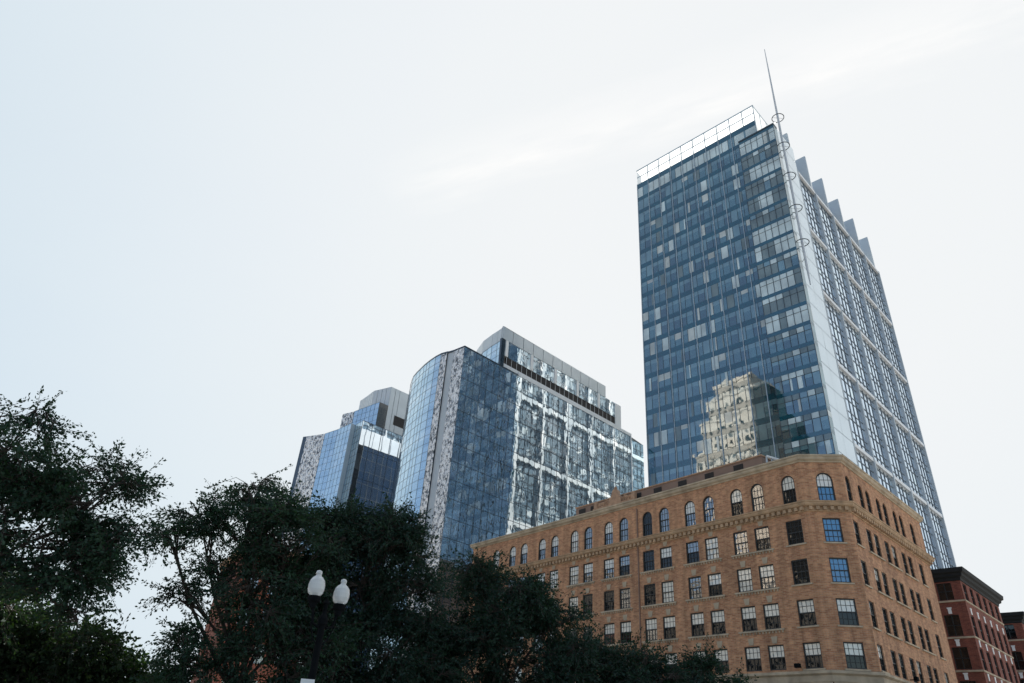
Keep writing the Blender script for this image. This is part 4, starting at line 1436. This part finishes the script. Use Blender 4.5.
def tree(label, base, fork_z, blobs, leaf=0.10, per=24, mat='leaf_fine', trunk_r=0.2, seed=1, gap=0.0, nscale=0.55):
    """blobs: (centre, (rx, ry, rz), number of twigs)"""
    tr_ = random.Random(seed)
    root = thing('tree', label, 'tree', tuple(base), 'street trees along the plaza')
    wood, br = MB(), MB()
    fork = Vector((base.x, base.y, fork_z))
    tube(wood, [base, base + Vector((0.02, 0.03, fork_z * 0.5)), fork], [trunk_r * 1.35, trunk_r, trunk_r * 0.85], 9)
    LP, LD = [], []
    limbs = {}
    for (c, rad, ntw, mc) in blobs:
        c, mc = Vector(c), Vector(mc)
        r1 = trunk_r * 0.42
        if tuple(mc) not in limbs:
            mm = fork.lerp(mc, 0.5) + Vector((tr_.uniform(-.3, .3), tr_.uniform(-.3, .3), tr_.uniform(0.0, 0.5)))
            tube(br, [fork + Vector((0, 0, -0.1)), fork.lerp(mm, 0.5) + Vector((tr_.uniform(-.15, .15), tr_.uniform(-.15, .15), 0)), mm, mc], [r1, r1 * 0.8, r1 * 0.6, r1 * 0.25], 6)
            limbs[tuple(mc)] = mm
        mid = limbs[tuple(mc)].lerp(mc, tr_.uniform(0.1, 0.9))
        tube(br, [mid, mid.lerp(c, 0.5) + Vector((0, 0, tr_.uniform(0, .2))), c], [r1 * 0.4, r1 * 0.3, r1 * 0.15], 5)
        nn = max(6, ntw // 22)
        nodes = []
        for _ in range(nn):
            d = Vector((tr_.gauss(0, 1), tr_.gauss(0, 1), tr_.gauss(0.15, 1))).normalized()
            k = tr_.uniform(0.35, 0.85)
            e = c + Vector((d.x * rad[0], d.y * rad[1], d.z * rad[2])) * k
            st = mid.lerp(c, tr_.uniform(0.2, 1.0))
            m2 = st.lerp(e, 0.5) + Vector((tr_.uniform(-.15, .15), tr_.uniform(-.15, .15), tr_.uniform(0, 0.2)))
            tube(br, [st, m2, e], [r1 * 0.28, r1 * 0.2, r1 * 0.1], 4)
            nodes.append(e)
        for _ in range(ntw):
            for _try in range(6):
                d = Vector((tr_.gauss(0, 1), tr_.gauss(0, 1), tr_.gauss(0, 1))).normalized()
                k = tr_.random() ** (1 / 2.4)
                lump = 1 + 0.28 * noise.noise((c + d * 2.2) * 1.1)
                p = c + Vector((d.x * rad[0], d.y * rad[1], d.z * rad[2])) * k * lump
                if noise.noise(p * nscale * 1.6) + 0.4 * noise.noise(p * 2.6) > gap:
                    break
            else:
                continue
            nb = min(nodes, key=lambda q: (q - p).length_squared)
            tl = tr_.uniform(0.4, 0.8) if k < 0.8 else tr_.uniform(0.6, 1.15)
            out = (p - c).normalized() * 0.8 + (p - nb).normalized() * 0.5 + Vector((tr_.gauss(0, .5), tr_.gauss(0, .5), tr_.gauss(-0.1, .4)))
            out.normalize()
            e = p + out * tl + Vector((0, 0, -0.12 * tl))
            if (nb - p).length < 1.6:
                tube(br, [nb, p, e], [0.014, 0.009, 0.004], 3)
            else:
                tube(br, [p, e], [0.009, 0.004], 3)
            for q in range(per):
                f = (q + tr_.random()) / per
                pos = p.lerp(e, f)
                LP.append((pos.x + tr_.gauss(0, .05), pos.y + tr_.gauss(0, .05), pos.z + tr_.gauss(0, .04)))
                LD.append((out.x, out.y, out.z))
    part(wood, 'trunk', 'bark', root, True)
    part(br, 'branches', 'bark', root, True)
    leaf_mesh('crown', np.array(LP), np.array(LD), leaf, mat, root, tuple(base))
    return root


def B_(az, d, z, r, n, flat=0.85):
    return (polar(az, d, z), (r, r, r * flat), n)



def crown(az0, d, spec, seed, spread=1.0):
    """many small overlapping foliage masses instead of a few big balls: spec = [(az, z, r, twigs)]"""
    q = random.Random(seed)
    out = []
    for az, z, r, n in spec:
        c = polar(az, d, z)
        k = max(4, int(r * 4.6))
        for i in range(k):
            v = Vector((q.gauss(0, 1), q.gauss(0, 1), q.gauss(0, 0.8))).normalized() * (r * q.uniform(0.25, 0.80) * spread)
            rr = r * q.uniform(0.26, 0.46)
            out.append((c + v, (rr * q.uniform(0.9, 1.35), rr * q.uniform(0.9, 1.3), rr * q.uniform(0.42, 0.72)), max(16, int(n / k)), c))
    return out


tree('tall tree with lacy dark crown against the sky at the far left edge', polar(-39, 24.5, 0), 4.0,
     crown(-37, 24, [(-37.3, 8.4, 2.4, 760), (-33.2, 7.6, 2.1, 560), (-30.2, 7.1, 1.7, 330), (-27.6, 6.3, 1.3, 150), (-42, 7.4, 2.4, 450), (-35, 6.2, 1.9, 420), (-31, 5.5, 1.3, 180), (-38, 6.3, 1.6, 260), (-28.6, 5.2, 1.3, 190)], 1),
     seed=2, gap=0.05)
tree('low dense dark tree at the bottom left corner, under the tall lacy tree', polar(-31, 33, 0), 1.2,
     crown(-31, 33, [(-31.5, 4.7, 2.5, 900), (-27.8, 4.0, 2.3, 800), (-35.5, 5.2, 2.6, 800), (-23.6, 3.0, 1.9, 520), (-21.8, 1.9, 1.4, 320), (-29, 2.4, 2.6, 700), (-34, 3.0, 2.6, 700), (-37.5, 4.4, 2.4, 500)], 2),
     leaf=0.15, per=20, mat='leaf_sun_patches', seed=4, gap=-0.3)
tree('tree with thin feathery upper twigs left of the street lamp', polar(-17.5, 26.5, 0), 3.0,
     crown(-19, 26, [(-20.3, 8.9, 1.9, 420), (-17.2, 8.4, 2.0, 620), (-22.9, 8.0, 1.4, 130), (-24.8, 7.4, 1.0, 70), (-15.3, 7.4, 2.1, 650), (-18.2, 6.3, 1.9, 270), (-21.6, 3.6, 1.4, 220), (-18.4, 4.2, 1.3, 230), (-15.5, 4.5, 2.3, 700), (-18.6, 2.6, 2.2, 700), (-22.0, 5.6, 1.1, 90), (-20.9, 6.6, 1.1, 90)], 3),
     seed=6, gap=0.05)
tree('dense tree directly behind the twin globes of the street lamp', polar(-11.5, 28, 0), 2.6,
     crown(-11, 28, [(-12.9, 8.9, 1.8, 800), (-9.6, 8.7, 1.8, 750), (-6.9, 7.4, 1.5, 400), (-11.5, 5.6, 2.4, 900), (-7.5, 4.2, 2.2, 650), (-12, 3.0, 2.4, 800), (-14, 6.8, 1.7, 450), (-5.2, 5.8, 1.2, 200), (-9.5, 6.6, 1.8, 500)], 4),
     mat='leaf_dense', seed=8, gap=-0.22)
tree('spreading tree in front of the left end of the tan brick building', polar(0.5, 30, 0), 2.6,
     crown(0, 30, [(-0.4, 8.1, 1.8, 540), (2.8, 7.5, 1.7, 480), (5.2, 7.0, 1.4, 280), (-3.6, 6.2, 1.7, 380), (1.2, 5.8, 2.5, 900), (5.9, 5.3, 1.6, 400), (-2.8, 3.8, 2.4, 800), (2.5, 3.2, 2.6, 800), (-5.0, 4.8, 1.5, 280)], 5),
     mat='leaf_dense', seed=10, gap=-0.14)
tree('low wide tree along the bottom edge, below the tan brick building\'s long front', polar(11, 32, 0), 2.0,
     crown(11, 31.7, [(8.3, 5.6, 1.8, 450), (11.8, 5.4, 1.7, 420), (15.0, 5.0, 1.6, 380), (17.6, 4.2, 1.4, 280), (20, 3.3, 1.2, 200), (9.5, 3.4, 2.2, 700), (14, 3.0, 2.1, 600), (5.8, 3.8, 1.9, 420)], 6),
     mat='leaf_dense', seed=12, gap=-0.14)
